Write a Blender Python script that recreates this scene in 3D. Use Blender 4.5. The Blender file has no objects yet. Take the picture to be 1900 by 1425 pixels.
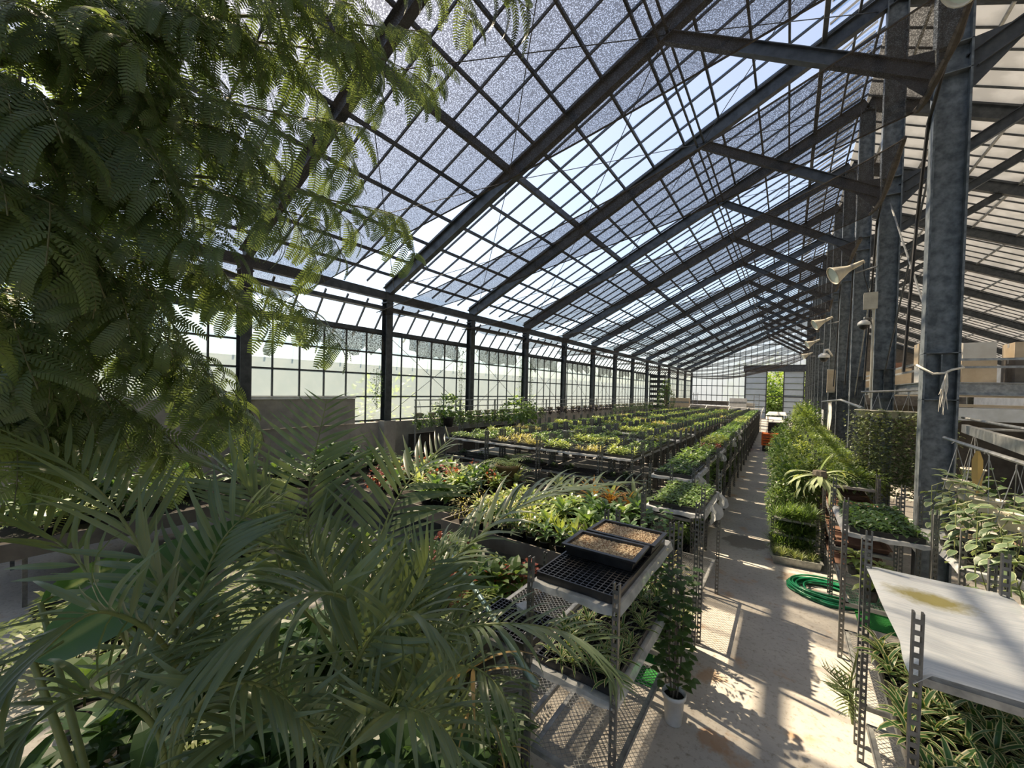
import bpy, math, random
import numpy as np
from mathutils import Vector, Matrix
rnd = random.Random(7)
scene = bpy.context.scene
COL = scene.collection
# ------------------------------------------------------------------ camera
CAMZ, FPX, CYP = 2.6, 733.386, 735.102
_y, _p, _r = (math.radians(a) for a in (34.92532, 0.98995, 1.39804))
CF = Vector((-math.sin(_y)*math.cos(_p), math.cos(_y)*math.cos(_p), -math.sin(_p)))
CR = Vector((math.cos(_y), math.sin(_y), 0)); CU = CR.cross(CF)
CR, CU = math.cos(_r)*CR + math.sin(_r)*CU, -math.sin(_r)*CR + math.cos(_r)*CU
cam = bpy.data.cameras.new('camera'); camo = bpy.data.objects.new('camera', cam); COL.objects.link(camo)
M = Matrix((CR, CU, -CF)).transposed().to_4x4(); M.translation = (0, 0, CAMZ); camo.matrix_world = M
cam.sensor_width = 36; cam.lens = FPX/1900*36; cam.shift_y = (CYP-712.5)/1900; cam.clip_end = 500; cam.clip_start = .05
scene.camera = camo
# ------------------------------------------------------------------ light
SUNDIR = Vector((.57, -.141, -.809)).normalized()
sun = bpy.data.lights.new('sun', 'SUN'); suno = bpy.data.objects.new('sun', sun); COL.objects.link(suno)
suno.rotation_euler = SUNDIR.to_track_quat('-Z', 'Y').to_euler(); sun.energy = 5.6; sun.angle = .012; sun.color = (1, .80, .56)
world = bpy.data.worlds.new('sky'); scene.world = world; world.use_nodes = True
wn = world.node_tree; bg = wn.nodes['Background']
sky = wn.nodes.new('ShaderNodeTexSky'); sky.sky_type = 'NISHITA'; sky.sun_disc = False
sky.sun_elevation = math.radians(54); sky.sun_rotation = math.atan2(-SUNDIR.x, -SUNDIR.y)
sky.air_density = 1.0; sky.dust_density = 1.6; sky.ozone_density = 1.0
wn.links.new(sky.outputs[0], bg.inputs[0]); bg.inputs[1].default_value = .1
scene.view_settings.view_transform = 'Standard'; scene.view_settings.look = 'None'
scene.view_settings.exposure = 1.2; scene.view_settings.gamma = 1; scene.view_settings.use_curve_mapping = False
scene.cycles.transparent_max_bounces = 32; scene.cycles.max_bounces = 6; scene.cycles.diffuse_bounces = 4
scene.cycles.caustics_reflective = False; scene.cycles.caustics_refractive = False

def at(x, y, X=None, Y=None, z=None, D=None):
    """point of the place seen at photo pixel x, y, on a plane or D metres ahead"""
    d = CF + CR*((x-950)/FPX) - CU*((y-CYP)/FPX)
    t = X/d.x if X is not None else Y/d.y if Y is not None else (z-CAMZ)/d.z if z is not None else D
    return d*t + Vector((0, 0, CAMZ))
# ------------------------------------------------------------------ materials
MATS = {}
def nodes_of(name):
    m = bpy.data.materials.new(name); m.use_nodes = True; nt = m.node_tree
    for n in list(nt.nodes): nt.nodes.remove(n)
    out = nt.nodes.new('ShaderNodeOutputMaterial'); MATS[name] = m
    return m, nt, out
def N(nt, t, **k):
    n = nt.nodes.new('ShaderNode'+t)
    for a, b in k.items():
        if a.startswith('_'): setattr(n, a[1:], b)
        else: n.inputs[a.replace('~', ' ')].default_value = b
    return n
def c4(c): return (*c, 1)
def mixc(nt, fac, a, b, bt='MIX'):
    n = nt.nodes.new('ShaderNodeMix'); n.data_type = 'RGBA'; n.blend_type = bt
    for s, v in ((0, fac), (6, a), (7, b)):
        if hasattr(v, 'is_linked'): nt.links.new(v, n.inputs[s])
        else: n.inputs[s].default_value = v if s == 0 else c4(v)
    return n.outputs[2]
def ramp(nt, src, lo, hi):
    n = N(nt, 'MapRange'); n.inputs[1].default_value = lo; n.inputs[2].default_value = hi; nt.links.new(src, n.inputs[0]); return n.outputs[0]
def noise(nt, scale, detail=3, rough=.6, vec=None, coord='Object'):
    n = N(nt, 'TexNoise', Scale=scale, Detail=detail, Roughness=rough)
    if vec is None:
        tc = nt.nodes.get('tc') or N(nt, 'TexCoord'); tc.name = 'tc'; vec = tc.outputs[coord]
    nt.links.new(vec, n.inputs['Vector']); return n.outputs[0]
def mat(name, c1, c2=None, scale=4, rough=.6, metal=0., bump=0., bscale=None, spec=.5, lo=.35, hi=.65):
    m, nt, out = nodes_of(name); b = N(nt, 'BsdfPrincipled', Roughness=rough, Metallic=metal)
    b.inputs['Specular IOR Level'].default_value = spec
    if c2 is None: b.inputs['Base Color'].default_value = c4(c1)
    else: nt.links.new(mixc(nt, ramp(nt, noise(nt, scale), lo, hi), c1, c2), b.inputs['Base Color'])
    if bump:
        bp = N(nt, 'Bump', Strength=bump, Distance=.02); nt.links.new(noise(nt, bscale or scale*6), bp.inputs['Height']); nt.links.new(bp.outputs[0], b.inputs['Normal'])
    nt.links.new(b.outputs[0], out.inputs[0]); return m
def leafm(name, c1, c2, edge=None, ew=.3, trans=.4, rough=.38, mid=None, glow=1.5):
    """leaf: colour varies from plant to plant, optional pale margin (edge) or midrib (mid), thin enough to let light through"""
    m, nt, out = nodes_of(name)
    oi = N(nt, 'ObjectInfo'); ge = N(nt, 'NewGeometry'); nz = noise(nt, 9, 2, .5, ge.outputs['Position'])
    ad = N(nt, 'Math', _operation='ADD'); nt.links.new(oi.outputs['Random'], ad.inputs[0]); nt.links.new(ramp(nt, nz, .3, .7), ad.inputs[1])
    ml = N(nt, 'Math', _operation='MULTIPLY'); nt.links.new(ad.outputs[0], ml.inputs[0]); ml.inputs[1].default_value = .5
    col = mixc(nt, ml.outputs[0], c1, c2)
    if edge or mid:
        uv = N(nt, 'UVMap'); sx = N(nt, 'SeparateXYZ'); nt.links.new(uv.outputs[0], sx.inputs[0])
        s1 = N(nt, 'Math', _operation='SUBTRACT'); nt.links.new(sx.outputs[0], s1.inputs[0]); s1.inputs[1].default_value = .5
        s2 = N(nt, 'Math', _operation='ABSOLUTE'); nt.links.new(s1.outputs[0], s2.inputs[0])
        if edge: col = mixc(nt, ramp(nt, s2.outputs[0], .5-ew-.03, .5-ew+.03), col, edge)
        if mid: col = mixc(nt, ramp(nt, s2.outputs[0], .04, .12), mid, col)
    b = N(nt, 'BsdfPrincipled', Roughness=rough); nt.links.new(col, b.inputs['Base Color'])
    tl = N(nt, 'BsdfTranslucent'); nt.links.new(mixc(nt, 1., col, (glow*1.05, glow, glow*.45), 'MULTIPLY'), tl.inputs[0])
    mx = N(nt, 'MixShader', Fac=trans); nt.links.new(b.outputs[0], mx.inputs[1]); nt.links.new(tl.outputs[0], mx.inputs[2]); nt.links.new(mx.outputs[0], out.inputs[0])
    return m
def sheetm(name, c, clear, trans, tint=(1, 1, 1), c2=None, scale=3, lo=.4, hi=.6, stretch=None, stain=None):
    """thin sheet: clear share lets light straight through, trans share scatters it through"""
    m, nt, out = nodes_of(name)
    d = N(nt, 'BsdfDiffuse', Color=c4(c)); tl = N(nt, 'BsdfTranslucent', Color=c4(c)); tr = N(nt, 'BsdfTransparent', Color=c4(tint))
    if c2:
        vec = None
        if stretch:
            tc = N(nt, 'TexCoord'); mp = N(nt, 'Mapping'); mp.inputs['Scale'].default_value = stretch; nt.links.new(tc.outputs['Object'], mp.inputs[0]); vec = mp.outputs[0]
        col = mixc(nt, ramp(nt, noise(nt, scale, vec=vec), lo, hi), c, c2)
        if stain:  # algae where water stood
            g = N(nt, 'NewGeometry'); sv = N(nt, 'VectorMath', _operation='SUBTRACT'); nt.links.new(g.outputs['Position'], sv.inputs[0]); sv.inputs[1].default_value = stain[:3]
            sm = N(nt, 'VectorMath', _operation='MULTIPLY'); nt.links.new(sv.outputs[0], sm.inputs[0]); sm.inputs[1].default_value = (.7, 1.3, 0)
            ln = N(nt, 'VectorMath', _operation='LENGTH'); nt.links.new(sm.outputs[0], ln.inputs[0])
            ad = N(nt, 'Math', _operation='MULTIPLY_ADD'); nt.links.new(noise(nt, 14, 4, .7, g.outputs['Position']), ad.inputs[0]); ad.inputs[1].default_value = .16; nt.links.new(ln.outputs['Value'], ad.inputs[2])
            col = mixc(nt, ramp(nt, ad.outputs[0], stain[3]+.12, stain[3]+.02), col, stain[4])
        nt.links.new(col, d.inputs[0]); nt.links.new(col, tl.inputs[0])
    m1 = N(nt, 'MixShader', Fac=trans); nt.links.new(d.outputs[0], m1.inputs[1]); nt.links.new(tl.outputs[0], m1.inputs[2])
    m2 = N(nt, 'MixShader', Fac=clear); nt.links.new(m1.outputs[0], m2.inputs[1]); nt.links.new(tr.outputs[0], m2.inputs[2])
    nt.links.new(m2.outputs[0], out.inputs[0]); return m
def netm(name, c, scale, lo, hi, open_):
    """knitted shade cloth: fine open meshes between dark threads"""
    m, nt, out = nodes_of(name); ge = N(nt, 'NewGeometry')
    d = N(nt, 'BsdfDiffuse', Color=c4(c)); tl = N(nt, 'BsdfTranslucent', Color=c4(c)); m1 = N(nt, 'MixShader', Fac=.1)
    nt.links.new(d.outputs[0], m1.inputs[1]); nt.links.new(tl.outputs[0], m1.inputs[2])
    vo = N(nt, 'TexVoronoi', Scale=scale); nt.links.new(ge.outputs['Position'], vo.inputs['Vector'])
    f = ramp(nt, vo.outputs['Distance'], lo, hi); f2 = N(nt, 'Math', _operation='MULTIPLY'); nt.links.new(f, f2.inputs[0]); f2.inputs[1].default_value = open_
    inv = N(nt, 'Math', _operation='SUBTRACT'); inv.inputs[0].default_value = .92; nt.links.new(f2.outputs[0], inv.inputs[1])
    tr = N(nt, 'BsdfTransparent'); m2 = N(nt, 'MixShader'); nt.links.new(inv.outputs[0], m2.inputs[0])
    nt.links.new(m1.outputs[0], m2.inputs[1]); nt.links.new(tr.outputs[0], m2.inputs[2]); nt.links.new(m2.outputs[0], out.inputs[0]); return m
mat('steel', (.075, .09, .10), (.19, .215, .23), 9, .5, .35, .05, 30)
mat('dark_steel', (.045, .052, .06), (.09, .10, .11), 6, .5, .3)
mat('zinc', (.22, .23, .23), (.38, .39, .38), 14, .45, .5)
mat('post_steel', (.10, .105, .105), (.2, .2, .19), 14, .45, .4)
mat('pipe_green', (.13, .22, .20), (.22, .3, .27), 12, .35, .5)
mat('white', (.78, .78, .76), (.62, .62, .58), 5, .5)
mat('ivory', (.62, .58, .47), (.5, .46, .36), 7, .5)
mat('black', (.012, .012, .013), (.03, .03, .032), 9, .35)
mat('rubber', (.02, .02, .02), rough=.6)
mat('concrete', (.30, .28, .25), (.42, .39, .34), 3, .9, .0, .25, 30)
mat('board', (.09, .083, .075), (.15, .138, .122), 4, .85)
mat('wood', (.20, .13, .07), (.32, .22, .13), 6, .7)
mat('terracotta', (.32, .13, .07), (.42, .2, .12), 8, .8)
mat('orange', (.75, .17, .02), (.55, .1, .02), 8, .4)
mat('hose', (.012, .15, .065), (.02, .26, .12), 4, .28)
mat('turf', (.02, .2, .035), (.03, .28, .05), 60, .9, 0, .8, 120)
mat('rope', (.75, .72, .64), (.62, .58, .5), 30, .9)
mat('card', (.50, .40, .27), (.60, .50, .36), 5, .8)
mat('card_red', (.22, .12, .08), (.3, .17, .12), 5, .8)
mat('foam', (.72, .70, .63), (.62, .58, .5), 4, .7)
mat('blue', (.02, .12, .42), (.03, .18, .5), 6, .5)
mat('yellow', (.62, .42, .06), (.72, .55, .12), 9, .6)
mat('lens', (.45, .5, .42), (.55, .6, .5), 3, .15)
mat('bark', (.10, .085, .065), (.19, .16, .12), 14, .9, 0, .6, 30)
mat('twig', (.09, .10, .04), (.15, .14, .06), 14, .7)
mat('stalk', (.12, .17, .05), (.2, .22, .07), 8, .5)
mat('soil', (.014, .011, .009), (.03, .024, .019), 40, .95)
mat('brown', (.13, .07, .045), (.2, .11, .075), 8, .7)
def floor_material():
    m, nt, out = nodes_of('floor_concrete'); b = N(nt, 'BsdfPrincipled', Roughness=.7)
    g = N(nt, 'NewGeometry'); P = g.outputs['Position']
    col = mixc(nt, ramp(nt, noise(nt, 1.3, 6, .65, P), .35, .65), (.41, .39, .355), (.54, .51, .455))
    col = mixc(nt, ramp(nt, noise(nt, 22, 5, .7, P), .52, .72), col, (.27, .23, .18))
    col = mixc(nt, ramp(nt, noise(nt, 2.1, 4, .6, P), .6, .72), col, (.46, .30, .17))
    # damp patches and rust marks with a shape of their own
    for (x, y, r, c) in ((-.55, 8.1, .34, (.17, .14, .11)), (.12, 6.9, .16, (.25, .18, .12)), (-.38, 3.3, .10, (.40, .24, .13)), (.3, 3.3, .13, (.2, .17, .08)), (-.55, 4.05, .1, (.42, .27, .15))):
        s = N(nt, 'Vector' 'Math', _operation='SUBTRACT'); nt.links.new(P, s.inputs[0]); s.inputs[1].default_value = (x, y, 0)
        ln = N(nt, 'VectorMath', _operation='LENGTH'); nt.links.new(s.outputs[0], ln.inputs[0])
        ad = N(nt, 'Math', _operation='MULTIPLY_ADD'); nt.links.new(noise(nt, 5, 4, .6, P), ad.inputs[0]); ad.inputs[1].default_value = .5; nt.links.new(ln.outputs['Value'], ad.inputs[2])
        f = ramp(nt, ad.outputs[0], r+.28, r+.22); mu = N(nt, 'Math', _operation='MULTIPLY'); nt.links.new(f, mu.inputs[0]); mu.inputs[1].default_value = .75
        col = mixc(nt, mu.outputs[0], col, c)
    nt.links.new(col, b.inputs['Base Color'])
    bp = N(nt, 'Bump', Strength=.25, Distance=.01); nt.links.new(noise(nt, 30, 5, .7, P), bp.inputs['Height']); nt.links.new(bp.outputs[0], b.inputs['Normal'])
    nt.links.new(b.outputs[0], out.inputs[0])
floor_material()
sheetm('roof_glass', (.85, .9, .93), .9, .7, (.97, .985, 1))
sheetm('wall_glass', (.44, .52, .52), .55, .8, (.86, .95, .95), c2=(.5, .57, .56), scale=1.5)
sheetm('far_glass', (.66, .74, .82), .25, .8, (.9, .95, 1))
sheetm('right_panel', (.76, .76, .74), 0, .55, c2=(.66, .66, .64), scale=2)
sheetm('fleece', (.90, .94, .97), .10, .4, c2=(.76, .82, .86), scale=5, stretch=(1.2, 14, 1), stain=(.74, 3.42, 1.4, .13, (.42, .38, .16)))
sheetm('film', (.75, .78, .80), .25, .4, c2=(.55, .58, .6), scale=9)
netm('net', (.03, .028, .028), 80, .15, .55, .68)
netm('net_old', (.06, .055, .05), 60, .2, .6, .9)

# ------------------------------------------------------------------ mesh building
class MB:
    def __init__(s): s.v = []; s.f = []; s.uv = []; s.m = []
    def add(s, v, f, uv=None, m=0):
        o = len(s.v); s.v += [tuple(p) for p in v]
        for i, q in enumerate(f):
            s.f.append(tuple(o+j for j in q)); s.uv.append(uv[i] if uv else [(0.5, 0)]*len(q)); s.m.append(m)
        return s
    def box(s, x0, x1, y0, y1, z0, z1, m=0):
        return s.add([(x0, y0, z0), (x1, y0, z0), (x1, y1, z0), (x0, y1, z0), (x0, y0, z1), (x1, y0, z1), (x1, y1, z1), (x0, y1, z1)],
                     [(0, 3, 2, 1), (4, 5, 6, 7), (0, 1, 5, 4), (1, 2, 6, 5), (2, 3, 7, 6), (3, 0, 4, 7)], m=m)
    def frame(s, p, q, up=(0, 0, 1)):
        p, q = Vector(p), Vector(q); d = (q-p).normalized(); u = Vector(up)
        a = d.cross(u)
        if a.length < 1e-4: a = d.cross(Vector((1, 0, 0)))
        a.normalize(); return p, q, d, a, a.cross(d).normalized()
    def beam(s, p, q, w, h, m=0, up=(0, 0, 1), ox=0, oy=0):
        p, q, d, a, b = s.frame(p, q, up); o = a*ox+b*oy
        vs = [e+o+a*(w/2*i)+b*(h/2*j) for e in (p, q) for i, j in ((-1, -1), (1, -1), (1, 1), (-1, 1))]
        return s.add(vs, [(0, 1, 2, 3), (7, 6, 5, 4), (0, 4, 5, 1), (1, 5, 6, 2), (2, 6, 7, 3), (3, 7, 4, 0)], m=m)
    def ibeam(s, p, q, w, h, t=.014, m=0, up=(0, 0, 1)):
        s.beam(p, q, w, t, m, up, oy=h/2-t/2); s.beam(p, q, w, t, m, up, oy=-h/2+t/2); return s.beam(p, q, t*.8, h-2*t, m, up)
    def angle(s, p, q, w, t=.004, m=0, up=(0, 0, 1), sx=1, sy=1):
        s.beam(p, q, w, t, m, up, ox=sx*w/2); return s.beam(p, q, t, w, m, up, oy=sy*w/2)
    def tube(s, pts, r, n=6, m=0, close=False):
        pts = [Vector(p) for p in pts]; k = len(pts); rs = r if isinstance(r, (list, tuple)) else [r]*k
        vs = []; ref = None
        for i, p in enumerate(pts):
            d = (pts[min(i+1, k-1)]-pts[max(i-1, 0)]).normalized() if not close else (pts[(i+1) % k]-pts[i-1]).normalized()
            if ref is None: ref = Vector((0, 0, 1)) if abs(d.z) < .9 else Vector((1, 0, 0))
            a = d.cross(ref).normalized(); b = a.cross(d); ref = b
            vs += [p+(a*math.cos(2*math.pi*j/n)+b*math.sin(2*math.pi*j/n))*rs[i] for j in range(n)]
        fs = [(i*n+j, i*n+(j+1) % n, ((i+1) % k)*n+(j+1) % n, ((i+1) % k)*n+j) for i in range(k if close else k-1) for j in range(n)]
        if not close: fs += [tuple(range(n-1, -1, -1)), tuple(range((k-1)*n, k*n))]
        return s.add(vs, fs, m=m)
    def lathe(s, prof, n=16, c=(0, 0, 0), axis=None, m=0):
        c = Vector(c); Q = Vector((0, 0, 1)).rotation_difference(Vector(axis)) if axis is not None else None
        vs = []
        for r, z in prof:
            for j in range(n):
                p = Vector((r*math.cos(2*math.pi*j/n), r*math.sin(2*math.pi*j/n), z)); vs.append(c+(Q @ p if Q else p))
        k = len(prof)
        return s.add(vs, [(i*n+j, i*n+(j+1) % n, (i+1)*n+(j+1) % n, (i+1)*n+j) for i in range(k-1) for j in range(n)], m=m)
    def blade(s, base, d, L, W, droop=.6, segs=5, fold=.15, shape='lance', up=(0, 0, 1), m=0, twist=0., two=True):
        """a leaf: strip along a curve that bends downward, folded on its midrib"""
        p = Vector(base); d = Vector(d).normalized(); a = d.cross(Vector(up))
        if a.length < 1e-3: a = Vector((1, 0, 0))
        a.normalize(); b = a.cross(d)
        if twist: q = Matrix.Rotation(twist, 3, d); a = q @ a; b = q @ b
        vs = []; st = L/segs; o = 3 if two else 2
        for i in range(segs+1):
            t = i/segs
            if shape == 'strap': w = min(1, .35+t*4)*(1 if t < .55 else max(0, 1-((t-.55)/.45)**1.8))
            elif shape == 'ovate': w = math.sin(math.pi*min(1, t**.75))**.8 if 0 < t < 1 else 0
            elif shape == 'paddle': w = math.sin(math.pi*t**.85)**.55 if 0 < t < 1 else 0
            else: w = math.sin(math.pi*t**.65) if 0 < t < 1 else .12*(1-t)
            h = a*(W/2*max(w, .03))
            vs += [p-h+b*(fold*W/2*w), p, p+h+b*(fold*W/2*w)] if two else [p-h, p+h]
            ang = -droop/segs*(.4+1.2*t); q = Matrix.Rotation(ang, 3, a)
            d = q @ d; b = q @ b; p = p+d*st
        fs = []; uv = []
        for i in range(segs):
            t0, t1 = i/segs, (i+1)/segs
            if two:
                for j in (0, 1):
                    fs.append((i*3+j, i*3+j+1, i*3+j+4, i*3+j+3)); uv.append([(j*.5, t0), (j*.5+.5, t0), (j*.5+.5, t1), (j*.5, t1)])
            else: fs.append((i*2, i*2+1, i*2+3, i*2+2)); uv.append([(0, t0), (1, t0), (1, t1), (0, t1)])
        return s.add(vs, fs, uv, m)
    def mesh(s, name, mats, smooth=False):
        me = bpy.data.meshes.new(name); me.from_pydata(s.v, [], s.f); me.update()
        for k in (mats if isinstance(mats, (list, tuple)) else [mats]): me.materials.append(MATS[k])
        u = me.uv_layers.new(name='UVMap'); u.data.foreach_set('uv', np.array([c for q in s.uv for p in q for c in p], np.float32))
        if any(s.m): me.polygons.foreach_set('material_index', np.array(s.m, np.int32))
        if smooth: me.polygons.foreach_set('use_smooth', np.ones(len(s.f), bool))
        return me
    def build(s, name, mats, parent=None, smooth=False, loc=None, rz=0, **tags):
        return put(name, s.mesh(name, mats, smooth), parent, loc, rz, **tags)
def put(name, me, parent=None, loc=None, rz=0, scale=None, rot=None, **tags):
    o = bpy.data.objects.new(name, me); COL.objects.link(o)
    if parent: o.parent = parent
    if loc is not None: o.location = loc
    if rot is not None: o.rotation_euler = rot
    elif rz: o.rotation_euler = (0, 0, rz)
    if scale is not None: o.scale = scale if isinstance(scale, (tuple, list)) else (scale,)*3
    for k, v in tags.items(): o[k] = v
    return o
def thing(name, label, cat, loc=(0, 0, 0), rz=0, group=None):
    o = put(name, None, None, loc, rz, label=label, category=cat)
    if group: o['group'] = group
    return o
def T(label, cat, group=None):
    d = dict(label=label, category=cat)
    if group: d['group'] = group
    return d
def merge(name, items, mats, parent=None, **tags):
    """items: (mesh, 4x4 matrix) pairs baked into one mesh (for what nobody could count)"""
    V = []; Fs = []; U = []; L = []; MI = []; off = 0; cache = {}
    for me, M in items:
        if me not in cache:
            v = np.empty(len(me.vertices)*3, np.float32); me.vertices.foreach_get('co', v)
            li = np.empty(len(me.loops), np.int32); me.loops.foreach_get('vertex_index', li)
            lt = np.empty(len(me.polygons), np.int32); me.polygons.foreach_get('loop_total', lt)
            mi = np.empty(len(me.polygons), np.int32); me.polygons.foreach_get('material_index', mi)
            uv = np.empty(len(me.loops)*2, np.float32); me.uv_layers[0].data.foreach_get('uv', uv)
            cache[me] = (v.reshape(-1, 3), li, lt, mi, uv)
        v, li, lt, mi, uv = cache[me]; A = np.array(M, np.float32)
        V.append(v @ A[:3, :3].T + A[:3, 3]); Fs.append(li+off); L.append(lt); MI.append(mi); U.append(uv); off += len(v)
    me = bpy.data.meshes.new(name); V = np.concatenate(V); Fs = np.concatenate(Fs); L = np.concatenate(L)
    me.vertices.add(len(V)); me.vertices.foreach_set('co', V.ravel()); me.loops.add(len(Fs)); me.loops.foreach_set('vertex_index', Fs)
    me.polygons.add(len(L)); me.polygons.foreach_set('loop_start', np.concatenate([[0], np.cumsum(L)[:-1]]).astype(np.int32))
    me.polygons.foreach_set('material_index', np.concatenate(MI)); me.update(calc_edges=True)
    u = me.uv_layers.new(name='UVMap'); u.data.foreach_set('uv', np.concatenate(U)); me.validate()
    for k in mats: me.materials.append(MATS[k])
    return put(name, me, parent, **tags)
def TRS(loc, rz=0, s=1, rx=0, ry=0):
    return Matrix.Translation(loc) @ Matrix.Rotation(rz, 4, 'Z') @ Matrix.Rotation(ry, 4, 'Y') @ Matrix.Rotation(rx, 4, 'X') @ Matrix.Scale(s, 4)
STR = dict(kind='structure')
# ------------------------------------------------------------------ the place
XL, XR0, XR1, YB, S = -9.68, 1.43, 1.76, 7.38, 3.7
XM = (XR0+XR1)/2; SL = .4866
YC = [YB+S*k for k in range(-3, 13)]; Y0, Y1 = YC[0], YC[-1]; YEND = Y1
def zr(x): return 5.35+(x-XL)*SL if x <= XM else 5.35+(2*XM-x-XL)*SL
ORD = 'first second third fourth fifth sixth seventh eighth ninth tenth eleventh twelfth thirteenth fourteenth fifteenth sixteenth seventeenth eighteenth nineteenth twentieth'.split()

MB().box(-40, 40, -8, 110, -.2, 0).build('floor', 'floor_concrete', **STR)
# --- roof on the greenhouse side
ceil = put('ceiling', None, **STR)
def rafters(par, xa, xb, k0=0):
    for y in YC[k0:]:
        MB().ibeam((xa, y, zr(xa)), (xb, y, zr(xb)), .15, .32).build('rafter', 'dark_steel', par)
rafters(ceil, XL-.05, XM)
PX = [-9.3, -8.7, -7.95, -7.12, -6.27, -5.41, -4.71, -3.95, -3.17, -2.41, -1.62, -.83, -.2, .42, 1.0, 1.45]
for x in PX:
    w, h = (.09, .16) if x in (-5.41, .42) else (.045, .07)
    MB().beam((x, Y0, zr(x)+.2), (x, Y1, zr(x)+.2), w, h).build('purlin', 'dark_steel', ceil)
for x in (-2.1, -1.95): MB().beam((x, Y0, zr(x)-.1), (x, Y1, zr(x)-.1), .035, .05).build('tie_purlin', 'dark_steel', ceil)
NB = 6; DY = S/NB; nb = int(round((Y1-Y0)/DY))
bar = MB().beam((XL-.1, 0, zr(XL)+.2), (XM, 0, zr(XM)+.27), .028, .05).mesh('glazing_bar', 'dark_steel')
for i in range(nb+1): put('glazing_bar', bar, ceil, (0, Y0+i*DY, 0))
cuts = [XL-.15, -7.12, -5.41, -3.17, XM]
pane = [MB().add([(a, .01, zr(a)+.29+.008*j), (b, .01, zr(b)+.28+.008*j), (b, DY-.01, zr(b)+.28+.008*j), (a, DY-.01, zr(a)+.29+.008*j)], [(0, 1, 2, 3)]).mesh('pane', 'roof_glass') for j, (a, b) in enumerate(zip(cuts, cuts[1:]))]
rest = []
for i in range(nb):
    for j in range(4):
        if i < 75: put('pane', pane[j], ceil, (0, Y0+i*DY, 0))
        else: rest.append((pane[j], TRS((0, Y0+i*DY, 0))))
merge('distant_panes', rest, ['roof_glass'], ceil, kind='stuff')
for k, y in enumerate(YC[2:-1]):
    for (xa, xb) in ((XL+.3, -5.4), (-5.4, -2.0), (-2.0, 1.3)):
        for a, b in ((y, y+S), (y+S, y)):
            if k < 6: MB().tube([(xa, a, zr(xa)-.08), (xb, b, zr(xb)-.08)], .009, 5).build('brace_rod', 'dark_steel', ceil)
# ridge vent: open louvres between the last purlins
slat = MB().beam((.5, 0, zr(.5)+.34), (1.42, 0, zr(1.42)+.44), .06, .02).mesh('vent_slat', 'dark_steel')
for i in range(2*nb):
    y = Y0+(i+.5)*DY/2
    if 8 < y < 40: put('vent_slat', slat, ceil, (0, y, 0))
for x, z in ((XL+.08, 5.2), (XL-.02, 4.86)):
    MB().beam((x, Y0, z), (x, Y1, z), .16, .22 if z > 5 else .1).build('eave_beam', 'dark_steel', ceil)
# --- opaque roof over the store side, panels on the same frame
rr = put('ceiling_store', None, **STR)
rafters(rr, XM, 13.0, 1)
for x in (2.2, 3.3, 4.4, 5.5, 6.6, 7.7, 8.8, 9.9, 11, 12.1): MB().beam((x, Y0, zr(x)+.19), (x, Y1, zr(x)+.19), .05, .06).build('purlin', 'zinc', rr)
rbar = MB().beam((XM, 0, zr(XM)+.23), (13, 0, zr(13)+.23), .03, .04).mesh('panel_bar', 'dark_steel')
for i in range(nb+1): put('panel_bar', rbar, rr, (0, Y0+i*DY, 0))
rc = [XM, 5.5, 9.4, 13.1]; rest = []
pan = [MB().add([(a, .01, zr(a)+.27), (b, .01, zr(b)+.26), (b, DY-.01, zr(b)+.26), (a, DY-.01, zr(a)+.27), (a, .01, zr(a)+.3), (b, .01, zr(b)+.29), (b, DY-.01, zr(b)+.29), (a, DY-.01, zr(a)+.3)],
               [(3, 2, 1, 0), (4, 5, 6, 7), (0, 1, 5, 4), (1, 2, 6, 5), (2, 3, 7, 6), (3, 0, 4, 7)]).mesh('roof_panel', 'right_panel') for a, b in zip(rc, rc[1:])]
for i in range(nb):
    for j in range(3):
        y = Y0+i*DY
        if y < YB-2: rest.append((pan[j], TRS((0, y, 0))))
        else: put('roof_panel', pan[j], rr, (0, y, 0))
merge('distant_roof_panels', rest, ['right_panel'], rr, kind='stuff')
MB().box(13.0, 13.15, Y0, Y1, 0, 5.7).build('wall_right', 'right_panel', **STR)
wb = put('wall_back', None, **STR)  # unseen gable behind the camera, glazed to let fill light in
sheetm('gable_glass', (.7, .76, .8), .5, .8, (.92, .96, 1))
for x in np.arange(XL, XM, 1.12): MB().box(x-.02, x+.02, Y0-.15, Y0-.1, 0, zr(x)+.1).build('mullion', 'dark_steel', wb)
for z in (1.2, 2.9, 4.6): MB().beam((XL, Y0-.13, z), (13, Y0-.13, z), .06, .08).build('transom', 'dark_steel', wb)
MB().box(XL, 13, Y0-.25, Y0-.15, 0, 1.2).build('dado', 'concrete', wb)
MB().add([(XL, Y0-.14, 1.2), (13, Y0-.14, 1.2), (13, Y0-.14, zr(13)), (XM, Y0-.14, zr(XM)), (XL, Y0-.14, zr(XL))], [(0, 1, 2, 3, 4)]).build('pane', 'gable_glass', wb)
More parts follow.
